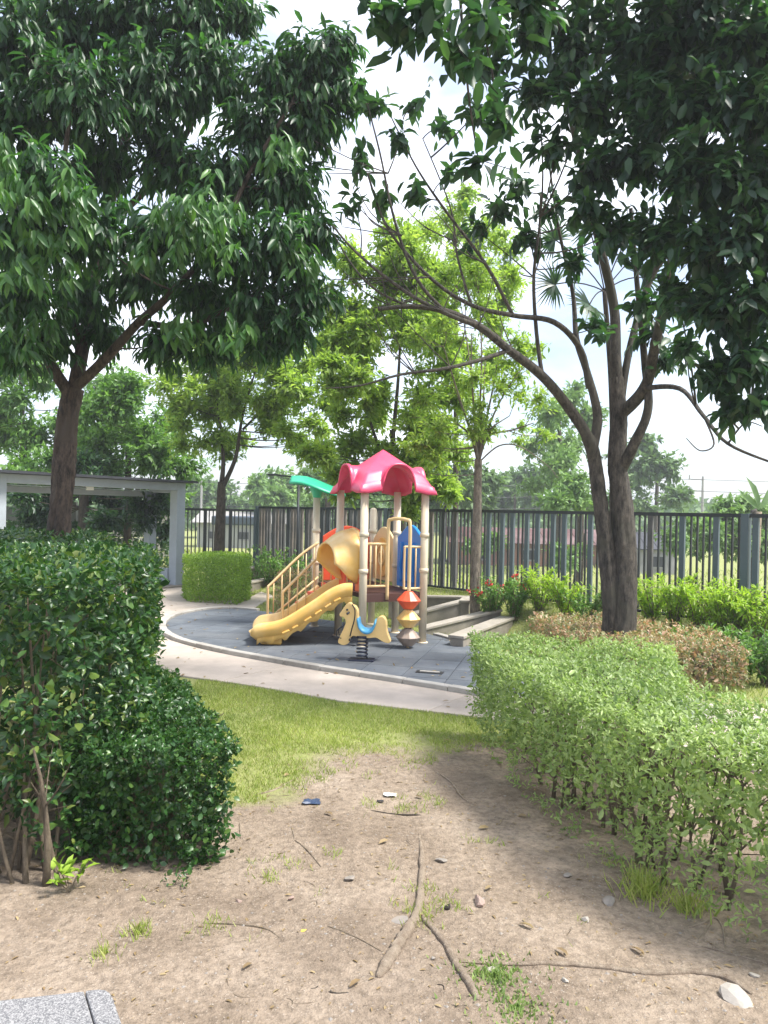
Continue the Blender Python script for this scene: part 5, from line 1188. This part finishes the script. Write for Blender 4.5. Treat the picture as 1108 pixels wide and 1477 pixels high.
def stone(label, px, py, w, mat, flat=.6, cat='stone', name='stone', grp=None):
    g = G(px, py); r = w / 2 / FPX * g.y; mb = MB(); bm = bmesh.new(); bmesh.ops.create_icosphere(bm, subdivisions=2, radius=r); sd0 = U(0, 50)
    for v in bm.verts:
        k = 1 + .25 * mnoise.noise((v.co.x / r * .9 + sd0, v.co.y / r * .9, v.co.z / r * .9)); v.co *= k
    for _ in range(11):
        pn = Vector(rnd(1)[0]); lim = r * U(.45, .8)
        for v in bm.verts:
            e = v.co.dot(pn) - lim
            if e > 0: v.co -= pn * e
    for v in bm.verts: v.co = Vector((v.co.x * 1.15, v.co.y * .85, v.co.z * flat))
    me = bpy.data.meshes.new(name); bm.to_mesh(me); bm.free(); o = link(name, me, mat)
    o.location = (g.x, g.y, gz(g.x, g.y) + r * flat * .45); o.rotation_euler = (U(-.2, .2), U(-.2, .2), U(0, 6)); tag(o, label, cat, grp)
for a_ in (('pinkish stone right of the middle root', 691, 1304, 24, 'stone_pink'), ('small dark stone between middle root and pinkish stone', 645, 1310, 13, 'bark_dark'), ('flat grey stone by the top of the middle root', 636, 1243, 20, 'stone_grey', .35),
           ('white stone at the foot of the pale hedge', 845, 1329, 15, 'stone_white'), ('flat grey stone chip left of the middle root', 505, 1269, 22, 'stone_grey', .3), ('thin stone chip touching the middle root', 578, 1327, 26, 'stone_grey', .2),
           ('pale stone chip beside the creeping weeds', 708, 1403, 18, 'stone_white', .35), ('white broken stone slab at the lower right corner', 1066, 1446, 54, 'stone_white', .4), ('grey stone half buried beside the hedge shadow', 878, 1302, 26, 'stone_grey', .35),
           ('grey pebble at right below the hedge', 820, 1268, 18, 'stone_grey', .35), ('small round pebble left of middle soil', 420, 1296, 12, 'stone_pink'), ('white pebble near lower right root', 815, 1418, 12, 'stone_white'), ('small pale pebble right of the curly root', 1090, 1408, 16, 'stone_white', .5),
           ('brown pebble on soil below the low hedge', 345, 1300, 10, 'stone_pink'), ('grey pebble beside the shorter root', 625, 1385, 10, 'stone_grey')): stone(*a_)
stone('yellow bottle cap on the soil', 438, 1341, 9, 'cap_yellow', .3, 'bottle cap', 'bottle_cap')
def scrap(label, px, py, w, mat, name, cat):
    g = G(px, py); r = w / 2 / FPX * g.y; mb = MB(); n = 5; V = []
    for j in range(n):
        for i in range(n): V.append((g.x + (i / (n - 1) - .5) * 2 * r * U(.85, 1.1), g.y + (j / (n - 1) - .5) * 1.3 * r * U(.8, 1.1), gz(g.x, g.y) + .008 + abs(U(0, .22)) * r))
    mb.poly(V, [(j * n + i, j * n + i + 1, (j + 1) * n + i + 1, (j + 1) * n + i) for j in range(n - 1) for i in range(n - 1)]); o = mb.build(name, mat, None, solid=.002); tag(o, label, cat)
scrap('crumpled dark blue plastic bag scrap on the soil', 449, 1156, 26, 'plastic_bag', 'bag_scrap', 'litter')
scrap('small white paper scrap on the soil below the lawn', 563, 1144, 18, 'paper_white', 'paper_scrap', 'litter')
scrap('black wrapper scrap left of the white paper', 549, 1153, 10, 'plastic_black', 'wrapper_scrap', 'litter')
lv = Leaves()
for k, (px, py) in enumerate(((700, 1290), (520, 1420), (760, 1180), (610, 1150), (480, 1180), (770, 1345), (930, 1380), (560, 1215), (820, 1385), (350, 1400), (410, 1120), (640, 1070), (690, 1200))):
    g = G(px, py); l1 = Leaves(); l1.add(np.array([(g.x, g.y, gz(g.x, g.y) + .012)]), np.array([(U(-1, 1), U(-1, 1), .05)]), np.array([(U(-.3, .3), U(-.3, .3), 1.)]), U(.05, .08), U(.022, .03))
    o = put_leaves(l1, 'broad', 'leaf_dry', None, 'fallen_leaf'); tag(o, 'dry curled fallen leaf lying on the bare soil', 'leaf', 'fallen leaves on the soil')

# stone bench, its corner in the lower left
c0 = G(158, 1424, .42); da = Vector((-.975, -.22)); db = Vector((.50, -.866)) ; c0 = Vector((c0.x, c0.y))
t = thing('stone_bench', 'grey terrazzo stone bench corner at bottom left', 'bench', (c0.x - .5, c0.y - .3, 0))
def bq(u, v): p = c0 + da * u + db * v; return (p.x, p.y)
def ccw(p): return p if area(p) > 0 else p[::-1]
MB().prism(ccw([bq(.03, .0), bq(.066, .0), bq(.066, .42), bq(.03, .42), bq(.012, .412), bq(.003, .396), bq(0, .37), bq(0, .05), bq(.003, .024), bq(.012, .008)]), .35, .42).build('edge_strip', 'terrazzo', t, bevel=.006)
MB().prism(ccw([bq(.069, .0), bq(1.3, .0), bq(1.3, .42), bq(.069, .42)]), .35, .4185).build('seat', 'terrazzo', t, bevel=.005)
for u in (.16, 1.0): MB().prism(ccw([bq(u, .05), bq(u + .12, .05), bq(u + .12, .37), bq(u, .37)]), -.03, .349).build('leg', 'terrazzo', t, bevel=.006)

# far wood closing the horizon, too distant to tell its trees apart
lv = Leaves(); n = 26000
ang = (RNG.random(n) - .5) * 1.5; dist = 95 + 45 * RNG.random(n)
hgt_ = np.array([3.2 + 2.2 * mnoise.noise((a_ * 14, 0, 0)) + 1.3 * mnoise.noise((a_ * 45, 3, 0)) for a_ in ang])
pz = -1.5 + RNG.random(n) ** .7 * (hgt_ + 1.5) * (dist / 110)
lv.add(np.stack([np.sin(ang) * dist, np.cos(ang) * dist, pz], 1), rnd(n), unit(rnd(n) + np.array([0, -.4, .8])), .9 + .7 * RNG.random(n), .6 + .4 * RNG.random(n))
o = put_leaves(lv, 'rhomb', 'leaf_far', None, 'far_wood'); o['kind'] = 'stuff'; tag(o, 'far green wood along the horizon beyond the field', 'trees')

# ------------------------------------------------------------------ humid air over the field and garden
hm = bpy.data.materials.new('humid_air'); hm.use_nodes = True; M['humid_air'] = hm; nn_ = hm.node_tree; nn_.nodes.clear()
ho = nn_.nodes.new('ShaderNodeOutputMaterial'); hv = nn_.nodes.new('ShaderNodeVolumePrincipled'); hv.inputs['Color'].default_value = (0.93, 0.96, 1.0, 1); hv.inputs['Density'].default_value = 0.0016; hv.inputs['Anisotropy'].default_value = 0.2
nn_.links.new(hv.outputs[0], ho.inputs['Volume'])
hz = MB().box((0, 0, 4.3), (2600, 2600, 12.8)).build('haze', 'humid_air'); hz['kind'] = 'stuff'; hz['label'] = 'pale humid air over the garden and field'; hz['category'] = 'haze'
